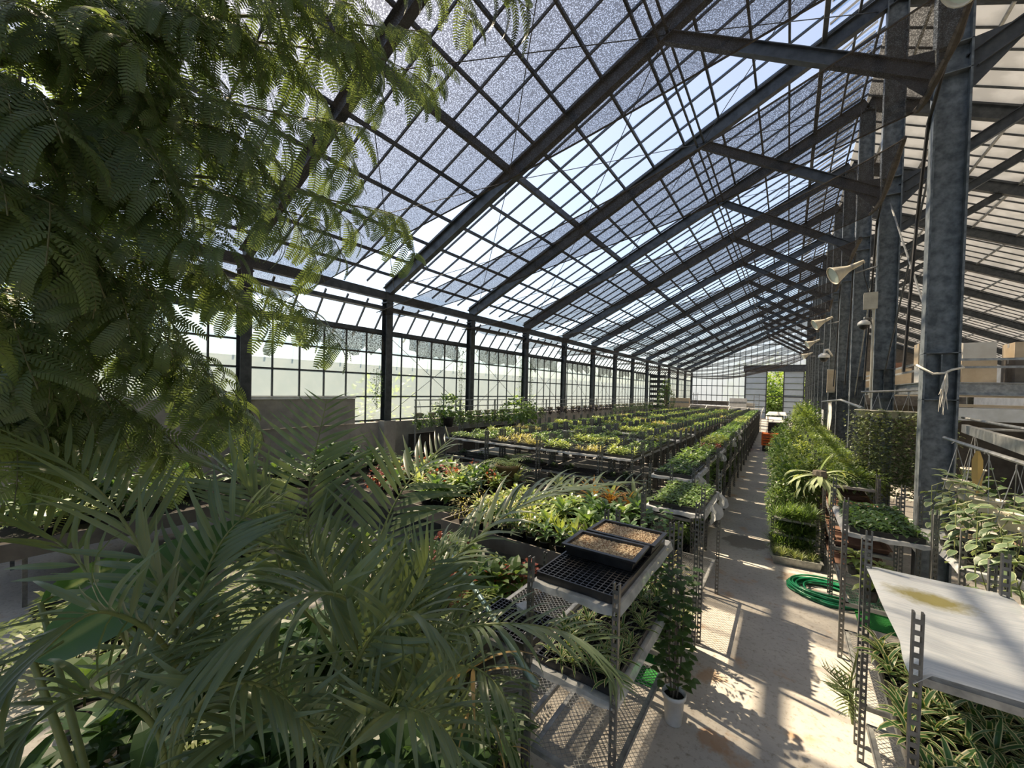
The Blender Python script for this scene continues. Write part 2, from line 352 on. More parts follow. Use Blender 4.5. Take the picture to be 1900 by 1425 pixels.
# --- wall on the garden side
wl = put('wall_left', None, **STR)
MB().box(XL-.28, XL-.04, Y0, Y1, 0, 1.55).build('dado', 'concrete', wl)
MB().box(XL-.06, XL+.02, YB-S*2, YB-1.0, 1.56, 2.24).build('sill_board', 'concrete', wl)
MB().box(XL-.1, XL+.06, YB-S*2, YB-1.0, 2.25, 2.31).build('sill', 'white', wl)
ZR = [4.15, 3.55, 2.95, 2.3, 1.62]
for z in ZR: MB().beam((XL-.07, Y0, z), (XL-.07, Y1, z), .05, .13 if z == 4.15 else .04).build('transom', 'dark_steel', wl)
mul = MB().box(XL-.09, XL-.05, -.017, .017, 1.55, 4.2).mesh('mullion', 'dark_steel')
vb = MB().beam((XL-.75, 0, 4.05), (XL-.02, 0, 5.05), .035, .05).mesh('vent_bar', 'dark_steel')
rest = []; restv = []
wp = [MB().add([(XL-.085, .01, a), (XL-.085, DY-.01, a), (XL-.085, DY-.01, b), (XL-.085, .01, b)], [(0, 1, 2, 3)]).mesh('pane', 'wall_glass') for b, a in zip(ZR, ZR[1:])]
vp = MB().add([(XL-.74, .01, 4.1), (XL-.74, DY-.01, 4.1), (XL-.03, DY-.01, 5.07), (XL-.03, .01, 5.07)], [(0, 1, 2, 3)]).mesh('vent_pane', 'roof_glass')
for i in range(nb):
    y = Y0+i*DY; put('mullion', mul, wl, (0, y, 0)); put('vent_bar', vb, wl, (0, y, 0)); put('vent_pane', vp, wl, (0, y, 0))
    for w in wp:
        if i < 74: put('pane', w, wl, (0, y, 0))
        else: rest.append((w, TRS((0, y, 0))))
merge('distant_panes', rest, ['wall_glass'], wl, kind='stuff')
for z, x in ((4.85, XL-.2), (4.3, XL-.6)): MB().beam((x, Y0, z), (x, Y1, z), .04, .05).build('vent_rail', 'dark_steel', wl)
for k, y in enumerate(YC[3:9]):
    for a, b in ((y, y+S), (y+S, y)): MB().tube([(XL+.02, a, 1.7), (XL+.02, b, 4.1)], .008, 5).build('brace_rod', 'dark_steel', wl)
# --- far gable
wf = put('wall_far', None, **STR); YF = YEND+.15
DX0, DX1, DZ = -2.0, -.42, 5.25
for x in np.arange(XL, XM+.1, .56):
    if DX0-2 < x < DX1+1.7: z0 = 5.9
    else: z0 = 1.2
    MB().box(x-.02, x+.02, YF-.05, YF+.01, z0, zr(min(x, XM))+.2).build('mullion', 'dark_steel', wf)
for z in (1.2, 2.5, 3.6, 4.7, 5.9, 7.0, 8.2):
    xa = XL if z < 5.4 else XL+(z-5.35)/SL
    segs = [(xa, DX0-2), (DX1+1.7, XM)] if z < 5.5 else [(xa, XM)]
    for a, b in segs: MB().beam((a, YF-.04, z), (b, YF-.04, z), .06, .08).build('transom', 'dark_steel', wf)
MB().box(-4.2, XM+.1, YF-.3, YF-.05, 5.25, 5.95).build('header_beam', 'dark_steel', wf)
MB().box(XL, DX0-2, YF, YF+.1, 0, 1.2).build('dado', 'concrete', wf)
MB().add([(XL, YF, 1.2), (DX0-2, YF, 1.2), (DX0-2, YF, zr(DX0-2)+.2), (XL, YF, 5.5)], [(0, 1, 2, 3)]).build('pane', 'far_glass', wf)
MB().add([(DX0-2, YF, 5.9), (XM, YF, 5.9), (XM, YF, zr(XM)+.2), (DX0-2, YF, zr(DX0-2)+.2)], [(0, 1, 2, 3)]).build('pane', 'far_glass', wf)
MB().box(XM, 13, YF, YF+.1, 0, 10.5).build('store_end', 'board', wf)
mat('door_sheet', (.50, .58, .66), (.44, .52, .6), 2, .5)
for nme, xa, xb, yy in (('door_1', DX0-2.0, DX0, YF-.08), ('door_2', DX1, DX1+1.75, YF-.08)):
    d = put(nme, None, **STR)
    for i in range(8):
        z = .06+i*.65; MB().box(xa+.05, xb-.05, yy, yy+.03, z+.02, z+.63).build('panel', 'door_sheet', d)
    for i in range(9): MB().box(xa, xb, yy-.03, yy+.03, .04+i*.65-.03, .04+i*.65+.03).build('rail', 'dark_steel', d)
    for x in (xa, xb): MB().box(x-.05, x+.05, yy-.03, yy+.03, 0, 5.25).build('stile', 'dark_steel', d)
MB().beam((DX0-.1, YF-.12, 2.5), (DX1+1.7, YF-.12, 2.5), .07, .09).build('trim_1', 'dark_steel', **STR)
# --- columns
for k, y in enumerate(YC):
    if k < 2: continue
    n = k-2
    lab = ('dark steel wall column half hidden by the feathery tree' if n == 0 else 'dark steel wall column on a tall concrete footing beside the hanging baskets' if n == 1
           else f'dark steel column in the garden wall, {ORD[n-1]} beyond the feathery tree')
    c = thing('wall_column', lab, 'column', (XL+.03, y, 0), group='columns along the garden wall')
    MB().ibeam((0, 0, 1.6 if n == 1 else 1.5), (0, 0, 5.3), .22, .22, .012, up=(1, 0, 0)).build('shaft', 'dark_steel', c)
    MB().box(-.2, .2, -.2, .2, 0, 1.6 if n == 1 else 1.5).build('footing', 'concrete', c)
    if n < 8: MB().box(-.13, .13, -.13, .13, 5.0, 5.03).build('cap_plate', 'dark_steel', c)
RL = {0: 'thick galvanised steel column with a white rope tied round it', 1: 'galvanised steel column carrying a grey junction box and dome camera', 2: 'galvanised steel column just behind the junction box column'}
for k, y in enumerate(YC):
    if k < 2: continue
    n = k-3
    c = thing('steel_column', RL.get(n, 'galvanised steel column out beyond the floodlight' if n < 0 else f'galvanised steel column beside the aisle, {ORD[n]} in the row from the rope'), 'column', (XM, y, 0), group='columns along the aisle')
    w = XR1-XR0
    s = MB(); s.box(-w/2, -w/2+.022, -.1, .1, 0, 10.7); s.box(w/2-.022, w/2, -.1, .1, 0, 10.7); s.box(-w/2+.022, w/2-.022, -.006, .006, 0, 10.7); s.build('shaft', 'steel', c)
    for z in (2.6, 3.2, 6.75, 7.1): MB().box(-w/2-.004, w/2+.004, -.1, .1, z-.006, z+.006).build('stiffener_plate', 'steel', c)
    MB().box(-.006, .006, -.1, -.012, 2.65, 3.18).build('stiffener_rib', 'steel', c)
    for sx in (-1, 1):
        MB().ibeam((sx*w/2, 0, 6.85), (sx*3.55, 0, zr(XM-3.55)-.16), .12, .2).build('knee_strut', 'dark_steel', c)
        MB().add([(sx*w/2, -.01, 6.5), (sx*w/2, -.01, 7.15), (sx*(w/2+.42), -.01, 7.2), (sx*(w/2+.42), -.01, 6.98), (sx*w/2, .01, 6.5), (sx*w/2, .01, 7.15), (sx*(w/2+.42), .01, 7.2), (sx*(w/2+.42), .01, 6.98)],
                 [(0, 1, 2, 3), (7, 6, 5, 4), (0, 4, 5, 1), (1, 5, 6, 2), (2, 6, 7, 3), (3, 7, 4, 0)]).build('gusset', 'dark_steel', c)
# --- shade cloths, slung from the column row to the eave
def net(ynR, ynL, yfR, yfL, label, sag=.35, seed=0, zL=4.65, zR=6.45, xL=XL+.15, xR=1.3):
    r = random.Random(seed); nx, ny = 26, 10; ph = [r.uniform(0, 6.28) for _ in range(4)]
    o = thing('shade_net', label, 'shade net', group='brown shade cloths under the glass roof'); mb = MB(); g = []
    for i in range(nx+1):
        t = i/nx; x = xR+(xL-xR)*t
        for j in range(ny+1):
            u = j/ny; y = (ynR+(ynL-ynR)*t**.8)*(1-u)+(yfR+(yfL-yfR)*t**.8)*u
            z = zR+(zL-zR)*t-sag*4*t*(1-t)-.16*4*u*(1-u)*(.6+.6*math.sin(3*t+ph[0]))+.05*math.sin(7*u+5*t+ph[1])*(1-abs(2*u-1))+.04*math.sin(11*t+ph[2])
            y += .06*math.sin(9*t+ph[3]); g.append((x, y, z))
    mb.add(g, [(i*(ny+1)+j, (i+1)*(ny+1)+j, (i+1)*(ny+1)+j+1, i*(ny+1)+j+1) for i in range(nx) for j in range(ny)])
    mb.build('cloth', 'net', o, True)
    for j in (0, ny): MB().tube([Vector(g[i*(ny+1)+j])-Vector((0, 0, .012)) for i in range(nx+1)], .012, 5).build('edge_rope', 'net_old' if 0 else 'rope_brown', o)
    MB().tube([Vector(g[j]) for j in range(ny+1)], [.03+.02*r.random() for _ in range(ny+1)], 6).build('rolled_end', 'rope_brown', o)
mat('rope_brown', (.035, .03, .027), (.08, .07, .06), 20, .9)
net(-3.0, -3.0, .3, .3, 'brown shade cloth overhead behind the feathery tree', seed=1)
net(.75, .75, 4.55, 4.55, 'wide brown shade cloth overhead, seen through the feathery tree', sag=.12, seed=2)
net(5.3, 6.9, 7.5, 7.7, 'brown shade cloth ending at the rope-tied column', sag=.2, seed=3)
net(8.1, 10.5, 11.1, 12.4, 'brown shade cloth ending at the junction box column', sag=.25, seed=4)
for n in range(10):
    y = YC[5+n-1]
    net(y+1.5+rnd.uniform(-.2, .3), y+2.8+rnd.uniform(-.3, .3), y+S+rnd.uniform(-.1, .5), y+S+rnd.uniform(.2, 1.0), f'brown shade cloth in the {ORD[n+2]} bay beyond the rope-tied column', sag=.35+.05*n, seed=5+n, zL=4.5)
# torn strips of net left hanging in the garden wall panes
for n, (ya, yb, dz) in enumerate(((5.2, 7.2, .75), (8.2, 10.4, .65), (11.6, 14.0, .6), (15.2, 17.6, .75), (18.9, 21.6, .55), (23, 25.2, .7), (26.6, 28.8, .55), (30.4, 32.6, .6))):
    r = random.Random(90+n); mb = MB(); g = []; nn = 14
    for i in range(nn+1):
        y = ya+(yb-ya)*i/nn; h = dz*(.55+.45*r.random())*(1.25 if i in (2, 3) else 1)
        for j in range(5): g.append((XL+.03+.02*math.sin(i*1.7+j), y+.03*j*math.sin(i), 4.12-h*j/4))
    mb.add(g, [(i*5+j, i*5+j+1, (i+1)*5+j+1, (i+1)*5+j) for i in range(nn) for j in range(4)])
    mb.build('torn_net', 'net_old', **T(f'torn strip of grey netting hanging in wall bay {ORD[n]} beyond the tree', 'netting', 'torn netting along the garden wall'))
# --- outside
sheetm('hedge_far', (.2, .28, .12), 0, .3, c2=(.35, .42, .2), scale=3)
# ------------------------------------------------------------------ leaves
leafm('lf_dark', (.045, .095, .035), (.095, .175, .065))
leafm('lf_mid', (.085, .165, .05), (.19, .28, .10))
leafm('lf_lime', (.17, .26, .07), (.38, .44, .16), trans=.4, glow=1.3)
leafm('lf_yellow', (.34, .33, .12), (.50, .47, .24), trans=.35, glow=1.2)
leafm('lf_var', (.05, .13, .04), (.08, .18, .05), edge=(.62, .58, .34), ew=.16, trans=.3)
leafm('lf_red', (.20, .05, .035), (.34, .10, .07), trans=.35)
leafm('lf_orange', (.30, .13, .03), (.42, .24, .06), trans=.35)
leafm('lf_tree', (.085, .13, .07), (.165, .22, .10), trans=.5, glow=2.0)
leafm('lf_palm', (.10, .15, .085), (.165, .22, .12), trans=.32, rough=.3, mid=(.15, .19, .09), glow=1.8)
leafm('lf_hoya', (.10, .16, .085), (.17, .23, .13), edge=(.46, .50, .32), ew=.07, trans=.25, rough=.4)
leafm('lf_pale', (.30, .38, .20), (.42, .48, .28), trans=.35, rough=.6)
leafm('lf_purple', (.03, .02, .03), (.06, .035, .045), trans=.25)
leafm('lf_paddle', (.05, .13, .03), (.07, .16, .035), trans=.35, rough=.4, mid=(.2, .28, .09))
leafm('lf_hedge', (.09, .16, .05), (.22, .29, .10), trans=.4)
leafm('lf_dry', (.38, .25, .09), (.46, .33, .14), trans=.3)
leafm('lf_outside', (.16, .27, .05), (.34, .44, .10), trans=.4)
def R(a, b): return rnd.uniform(a, b)
def pol(az, el): return Vector((math.cos(az)*math.cos(el), math.sin(az)*math.cos(el), math.sin(el)))
GA = 2.39996
def m_stemmed(n, h, L, W, shape='ovate', el=(.2, .9), droop=.9, mats='lf_mid', seed=0, spread=.02, segs=3, stem='stalk'):
    """upright stem with leaves set round it"""
    r = random.Random(seed); mb = MB()
    for i in range(n):
        t = (i+.5)/n; az = i*GA+r.uniform(-.3, .3); e = el[0]+(el[1]-el[0])*t+r.uniform(-.15, .15)
        b = pol(az, 0)*spread*r.random(); b.z = h*(.25+.75*t)
        mb.blade(b, pol(az, e), L*r.uniform(.75, 1.1)*(1.1-.35*t), W*r.uniform(.8, 1.1)*(1.1-.3*t), droop*r.uniform(.6, 1.2), segs, .25, shape)
    mb.tube([(0, 0, 0), (0, 0, h)], [.006, .004], 4, m=1)
    return mb.mesh('plant', [mats, stem])
def m_rosette(n, L, W, el=(.25, 1.3), droop=1.2, mats='lf_var', seed=0, segs=5, shape='strap', fold=.2):
    r = random.Random(seed); mb = MB()
    for i in range(n):
        t = i/n; az = i*GA+r.uniform(-.2, .2)
        mb.blade((0, 0, .01+.03*t), pol(az, el[0]+(el[1]-el[0])*t+r.uniform(-.12, .12)), L*r.uniform(.7, 1.1), W*r.uniform(.85, 1.1), droop*r.uniform(.5, 1.2), segs, fold, shape)
    return mb.mesh('plant', mats)
def m_cloud(n, rx, ry, rz, L, W, mats='lf_mid', seed=0, shape='ovate', segs=2, inner=.55, hang=False, zc=None):
    """leaves filling the skin of a rounded crown"""
    r = random.Random(seed); mb = MB(); zc = rz if zc is None else zc
    for i in range(n):
        az = r.uniform(0, 6.283); ce = r.uniform(-.85, 1); el = math.asin(ce); k = inner+(1-inner)*r.random()**.6
        k *= 1+.16*math.sin(3*az+seed)+.12*math.sin(5*el+seed*2)
        d = pol(az, el); p = Vector((d.x*rx*k, d.y*ry*k, zc+d.z*rz*k)); dd = (d+Vector((r.uniform(-.7, .7), r.uniform(-.7, .7), r.uniform(-.6, .4)-(.8 if hang else 0)))).normalized()
        mb.blade(p, dd, L*r.uniform(.7, 1.2), W*r.uniform(.8, 1.2), r.uniform(.2, 1.0), segs, .2, shape)
    return mb.mesh('foliage', mats)
def m_fern(n=12, L=.4, mats='lf_mid', seed=0):
    r = random.Random(seed); mb = MB()
    for i in range(n):
        az = i*GA; d = pol(az, r.uniform(.5, 1.1)); p = Vector((0, 0, .03)); a = Vector((0, 0, 1)).cross(d).normalized(); k = 12
        for j in range(k):
            t = j/k; w = L*.28*math.sin(math.pi*(.12+.85*t))
            for s in (-1, 1): mb.blade(p, a*s+d*.35, w, L*.05, .5, 2, .1, 'lance', two=False)
            d = (Matrix.Rotation(.11*r.uniform(.7, 1.3), 3, a) @ d); p = p+d*(L/k)
    return mb.mesh('plant', mats)
# ------------------------------------------------------------------ racks
_pc = {}
def post_mesh(h, fine=True):
    key = (round(h, 2), fine)
    if key in _pc: return _pc[key]
    mb = MB()
    if fine:
        mb.box(-.019, -.011, -.014, .014, 0, h); mb.box(.011, .019, -.014, .014, 0, h)
        z = .01
        while z < h-.02: mb.box(-.0115, .0115, -.014, -.010, z, z+.022); z += .05
    else: mb.box(-.019, .019, -.014, .014, 0, h)
    _pc[key] = mb.mesh('post', 'post_steel'); return _pc[key]
def m_shelf(lx, ly):
    k = ('shelf', lx, ly)
    if k not in _pc:
        mb = MB(); a, b = lx/2, ly/2
        for y in (-b, b): mb.box(-a, a, y-.004, y+.004, -.035, 0); mb.box(-a, a, min(y, y-.03*np.sign(y)), max(y, y-.03*np.sign(y)), -.004, 0)
        for x in (-a, a): mb.box(x-.004, x+.004, -b, b, -.035, 0); mb.box(min(x, x-.03*np.sign(x)), max(x, x-.03*np.sign(x)), -b, b, -.004, 0)
        _pc[k] = mb.mesh('shelf', 'zinc')
        w = MB(); st = .042; ex = a+b
        t = -ex
        while t < ex:
            for s in (-1, 1):
                # diagonal wires clipped to the frame
                pts = []
                for (x, y) in ((-a, s*(-a-t)), (a, s*(a-t))):
                    pts.append(Vector((x, y, 0)))
                p, q = pts; d = q-p
                t0, t1 = 0., 1.
                for lim, o, dd in ((b, p.y, d.y),):
                    if abs(dd) < 1e-6: continue
                    u0, u1 = sorted(((-lim-o)/dd, (lim-o)/dd)); t0 = max(t0, u0); t1 = min(t1, u1)
                if t1-t0 > .02: w.beam(p+d*t0, p+d*t1, .0035, .002)
            t += st
        _pc[k+('w',)] = w.mesh('wire_mesh', 'zinc')
    return _pc[k], _pc[k+('w',)]
def m_film(lx, ly, seed=0):
    k = ('film', lx, ly, seed)
    if k not in _pc:
        r = random.Random(seed); mb = MB(); a, b = lx/2+.012, ly/2+.012; n = 10; g = []
        for i in range(n+1):
            x = -a+2*a*i/n
            for (y, z) in ((-b-.012, -.02-.02*r.random()), (-b, .004), (b, .004), (b+.012, -.02-.02*r.random())): g.append((x, y, z+.003*math.sin(i*2.1)))
        mb.add(g, [(i*4+j, (i+1)*4+j, (i+1)*4+j+1, i*4+j+1) for i in range(n) for j in range(3)])
        for s in (-1, 1):
            g = [(s*(a+.02*(j > 0)), -b+2*b*i/6, .004-(.03+.03*r.random())*j) for i in range(7) for j in (0, 1)]
            mb.add(g, [(i*2, i*2+1, i*2+3, i*2+2) for i in range(6)])
        _pc[k] = mb.mesh('film_liner', 'film')
    return _pc[k]
def rack(x0, x1, y0, y1, shelves, H, label, fine=True, film=(), wires=(), group=None, posts=True):
    o = thing('trolley', label, 'trolley', ((x0+x1)/2, (y0+y1)/2, 0), group=group); lx, ly = round(x1-x0, 2), round(y1-y0, 2)
    if posts:
        for sx in (-1, 1):
            for sy in (-1, 1): put('post', post_mesh(H, fine), o, (sx*lx/2, sy*ly/2, 0))
    for i, z in enumerate(shelves):
        f, w = m_shelf(lx-.05, ly-.03); s = put('shelf', f, o, (0, 0, z))
        if i in wires: put('wire_mesh', w, s, (0, 0, -.002), kind='stuff')
        elif fine: put('shelf_plate', _plate(lx-.06, ly-.04), s, (0, 0, -.006))
        if i in film: put('film_liner', m_film(lx-.03, ly-.02, rnd.randint(0, 3)), s)
    return o
def _plate(lx, ly):
    k = ('plate', lx, ly)
    if k not in _pc: _pc[k] = MB().box(-lx/2, lx/2, -ly/2, ly/2, -.004, 0).mesh('shelf_plate', 'zinc')
    return _pc[k]
def m_celltray(lx, ly, h=.045, p=.036):
    k = ('cell', lx, ly)
    if k not in _pc:
        mb = MB(); nx, ny = max(2, round(lx/p)), max(2, round(ly/p))
        for i in range(nx+1): x = -lx/2+lx*i/nx; mb.box(x-.003, x+.003, -ly/2, ly/2, h-.02, h)
        for j in range(ny+1): y = -ly/2+ly*j/ny; mb.box(-lx/2, lx/2, y-.003, y+.003, h-.021, h-.0005)
        mb.box(-lx/2+.003, lx/2-.003, -ly/2+.003, ly/2-.003, 0, .012)
        for s in (-1, 1): mb.box(-lx/2, lx/2, s*ly/2-.006, s*ly/2+.006, .0, h+.003); mb.box(s*lx/2-.006, s*lx/2+.006, -ly/2, ly/2, .0, h+.003)
        _pc[k] = mb.mesh('cell_tray', 'black')
    return _pc[k]
def tray(lx, ly, loc, label, group=None, rz=0, name='cell_tray', rx=0):
    return put(name, m_celltray(lx, ly), None, loc, rot=(rx, 0, rz), **T(label, 'tray', group))
def m_basin(lx, ly, h, t=.012, rim=.018, mats='black'):
    a, b = lx/2, ly/2; A, B = a*.93, b*.93; mb = MB()
    def ring(x, y, z): return [(-x, -y, z), (x, -y, z), (x, y, z), (-x, y, z)]
    rs = [ring(A-t, B-t, t), ring(a-t, b-t, h), ring(a-t, b-t, h+.006), ring(a+rim, b+rim, h+.006), ring(a+rim, b+rim, h-.008), ring(a, b, h-.008), ring(A, B, 0)]
    v = sum(rs, []); fs = [(k*4+i, k*4+(i+1) % 4, (k+1)*4+(i+1) % 4, (k+1)*4+i) for k in range(len(rs)-1) for i in range(4)]
    fs += [(0, 1, 2, 3), (27, 26, 25, 24)]; return mb.add(v, fs).mesh('tray_body', mats)
def m_pot(r, h, mats, ribs=False, n=16):
    mb = MB(); mb.lathe([(0.001, .004), (r*.72, 0), (r*.74, .004), (r*.93, h*.86), (r*1.06, h*.87), (r*1.07, h), (r*.97, h), (r*.9, h*.8)], n)
    return mb.mesh('pot', mats, True)
def disc(r, z, m='soil', n=14):
    return MB().add([(r*math.cos(2*math.pi*i/n), r*math.sin(2*math.pi*i/n), z) for i in range(n)], [tuple(range(n))]).mesh('soil', m)
POT = {}
def potted(name, label, cat, loc, fol, pr=.1, ph=.16, pm='black', scale=1, rz=None, group=None, part='foliage', lift=None):
    o = thing(name, label, cat, loc, R(0, 6.28) if rz is None else rz, group)
    k = (round(pr, 3), round(ph, 3), pm)
    if k not in POT: POT[k] = (m_pot(pr, ph, pm), disc(pr*.92, ph*.84))
    put('pot', POT[k][0], o); put('soil', POT[k][1], o)
    put(part, fol, o, (0, 0, ph*.85 if lift is None else lift), scale=scale)
    return o
# ------------------------------------------------------------------ the field of trolleys
FX = [(-6.95, -5.65), (-5.58, -4.28), (-4.21, -2.91), (-2.84, -2.27)]
ZT = 1.38
K = dict(croton=[m_stemmed(11, .10, .12, .05, 'ovate', (.1, 1.0), .9, 'lf_lime', s) for s in range(4)],
         gold=[m_rosette(13, .15, .03, (.3, 1.3), .9, 'lf_yellow', s, 3) for s in range(3)],
         green=[m_stemmed(12, .08, .11, .055, 'ovate', (.0, 1.0), 1.0, 'lf_mid', s) for s in range(4)],
         dark=[m_stemmed(12, .06, .09, .05, 'ovate', (.0, .9), 1.0, 'lf_dark', s) for s in range(4)],
         red=[m_stemmed(10, .05, .08, .045, 'ovate', (.0, .9), 1.0, 'lf_red', s) for s in range(2)])
KN = dict(croton=('croton_plant', 'lime green young plant', 'lf_lime'), gold=('striped_plant', 'golden striped young plant', 'lf_yellow'), green=('leafy_plant', 'mid green leafy young plant', 'lf_mid'), dark=('seedling', 'dark green seedling', 'lf_dark'), red=('coleus', 'red leaved young plant', 'lf_red'))
count = {}; far_plants = {k: [] for k in K}
def plant(kind, loc, s, where, cap=170):
    me = rnd.choice(K[kind]); rz = R(0, 6.28); count[kind] = count.get(kind, 0)
    if count[kind] < cap:
        count[kind] += 1; put(KN[kind][0], me, None, loc, rz, s, **T(f'{KN[kind][1]} {where}', 'plant', f'{KN[kind][1]}s {where}'))
    else: far_plants[kind].append((me, TRS(loc, rz, s)))
yrows = []; y = 7.08
while y < 33: yrows.append(y); y += .66
zone = ['dark', 'croton', 'croton', 'gold', 'green', 'dark', 'croton', 'green', 'green', 'dark']
far_trays = []; ntray = 0
for iy, y in enumerate(yrows):
    for ix, (x0, x1) in enumerate(FX):
        near = iy < 5
        if near: lab = f'galvanised trolley with slotted posts, row {ORD[iy]} from the palms and {ORD[3-ix]} from the aisle'
        else: lab = 'galvanised plant trolley in the far part of the trolley field'
        o = rack(x0, x1, y, y+.56, [ZT] if iy > 2 else [.45, .95, ZT], ZT+.26, lab, fine=near, film=(0,) if 2 < iy < 9 else (2,) if near else (), group='trolleys packed in a field across the greenhouse')
        if not near: put('shelf_plate', _plate(x1-x0-.06, .52), o, (0, 0, ZT-.006))
        for h in ((0, 1) if ix < 3 else (0,)):
            cx = (x0+x1)/2+((h-.5)*.64 if ix < 3 else 0); cy = y+.28
            rs = random.Random(iy*31+ix*7+h)
            kind = ['dark', 'green', 'croton', 'dark', 'gold', 'green', 'dark', 'dark', 'croton', 'green', 'dark', 'green', 'dark', 'croton'][(iy+ix*3+h*(ix % 2)) % 14]
            if iy == 0: kind = ['green', 'green', 'gold', 'gold', 'croton', 'gold', 'croton', 'croton'][ix*2+h]
            if rs.random() < .06 and iy > 1: continue
            if ntray < 150:
                ntray += 1; tray(.58, .46, (cx, cy, ZT+.006), f'black cell tray on a trolley top in row {ORD[iy % 16]}' if iy < 16 else 'black cell tray far down the trolley field', 'black trays across the trolley field')
            else: far_trays.append((m_celltray(.58, .46), TRS((cx, cy, ZT+.006))))
            nx_, ny_ = (4, 3) if iy < 20 else (3, 3)
            for i in range(nx_):
                for j in range(ny_):
                    if rs.random() < .2: continue
                    plant(kind, (cx+(i-(nx_-1)/2)*.55/nx_+R(-.015, .015), cy+(j-(ny_-1)/2)*.43/ny_+R(-.015, .015), ZT+.03), R(.65, 1.15)*(1.15 if kind == 'croton' else 1), 'on the trolley tops')
        # lower layers of the first rows show between the posts
        if iy < 1:
            for i in range(9):
                zz = (.46, .96)[i % 2]; lx_ = R(x0+.1, x1-.1); put('seedling', rnd.choice(K['dark']), None, (lx_, y+R(.08, .5), zz+.03), R(0, 6), R(.8, 1.3), **T('dark green seedling on a lower shelf of the first trolleys', 'plant', 'seedlings on lower shelves'))
            for zz in (.45, .95):
                for h in ((0, 1) if ix < 3 else (.5,)): tray(.58, .46, ((x0+x1)/2+(h-.5)*.64, y+.28, zz+.006), 'black cell tray on a lower shelf of the first trolleys', 'trays on lower shelves')
merge('far_cell_trays', far_trays, ['black'], kind='stuff', label='black cell trays far down the trolley field', category='tray')
# ------------------------------------------------------------------ the row of trolleys along the aisle
GA_ROW = 'trolleys along the aisle'
# first: seed trays on top, striped plants in the middle, bare mesh below
rack(-1.33, -.76, 2.17, 3.47, [.28, .82, 1.36], 1.52, 'trolley holding two seed trays above striped plants', wires=(0,), film=(1, 2), group=GA_ROW)
tray(.52, 1.12, (-1.05, 2.78, 1.366), 'large empty black grid tray under the seed trays')
def grain_material():
    m, nt, out = nodes_of('seedmix'); b = N(nt, 'BsdfPrincipled', Roughness=.9); g = N(nt, 'NewGeometry'); v = N(nt, 'TexVoronoi', Scale=110); nt.links.new(g.outputs['Position'], v.inputs['Vector'])
    sp = N(nt, 'SeparateColor'); nt.links.new(v.outputs['Color'], sp.inputs[0]); col = mixc(nt, ramp(nt, sp.outputs[0], .1, .9), (.30, .17, .09), (.78, .64, .42)); nt.links.new(col, b.inputs['Base Color'])
    bp = N(nt, 'Bump', Strength=1., Distance=.01); bp.invert = True; nt.links.new(v.outputs['Distance'], bp.inputs['Height']); nt.links.new(bp.outputs[0], b.inputs['Normal']); nt.links.new(b.outputs[0], out.inputs[0])
grain_material()
m_b = m_basin(.5, .31, .075); 
def seedtray(loc, rz, label):
    o = thing('seed_tray', label, 'tray', loc, rz); put('tray_body', m_b, o); mb = MB(); n = 44; m_ = 28; r = random.Random(int(loc[1]*100)); g = []
    for i in range(n+1):
        for j in range(m_+1): g.append((-.235+.47*i/n+r.uniform(-.004, .004), -.142+.284*j/m_+r.uniform(-.004, .004), .056+r.uniform(0, .012)))
    mb.add(g, [(i*(m_+1)+j, (i+1)*(m_+1)+j, (i+1)*(m_+1)+j+1, i*(m_+1)+j+1) for i in range(n) for j in range(m_)]); mb.build('seed_mix', 'seedmix', o, kind='stuff')
seedtray((-1.05, 2.73, 1.415), .02, 'black tray of tan vermiculite, in front on the grid tray')
seedtray((-1.02, 3.10, 1.415), -.02, 'black tray of tan vermiculite, second one behind the first')
drac = [m_rosette(12, .14, .022, (.15, 1.3), 1.0, 'lf_var', s, 4) for s in range(4)]
tray(.5, .6, (-1.05, 2.52, .826), 'black cell tray of striped plants, end of the middle shelf near the palms')
tray(.5, .6, (-1.05, 3.13, .826), 'black cell tray of striped plants on the middle shelf below the seed trays')
for i in range(5):
    for j in range(11):
        if R(0, 1) < .2: continue
        put('striped_spider_plant', rnd.choice(drac), None, (-1.26+i*.105+R(-.02, .02), 2.28+j*.108+R(-.02, .02), .86), R(0, 6.28), R(.75, 1.15), **T('cream striped young plant on the shelf under the seed trays', 'plant', 'striped plants under the seed trays'))
MB().box(-1.2, -1.08, 3.42, 3.44, .9, 1.3).build('sticky_card', 'yellow', **T('yellow sticky card hanging behind the striped plants', 'card'))
MB().tube([(-1.18, 2.02, .83), (-1.95, 2.42, .95), (-2.6, 2.75, 1.02)], .022, 10).build('green_pipe', 'pipe_green', smooth=True, **T('green galvanised pipe rail by the palm stems', 'pipe'))
rack(-1.98, -1.4, 2.25, 3.5, [.28, .78], .95, 'low trolley beside the palms with an empty mesh shelf', wires=(0, 1), group=GA_ROW)
tray(.5, .4, (-1.68, 2.5, .785), 'open black lattice tray beside the green pipe')
put('plastic_box', MB().lathe([(.001, 0), (.055, 0), (.065, .05), (.07, .055), (.06, .06), (.001, .058)], 4).mesh('plastic_box', 'film'), None, (-1.66, 2.62, .84), .5, **T('small clear plastic box with lid in the lattice tray', 'box'))
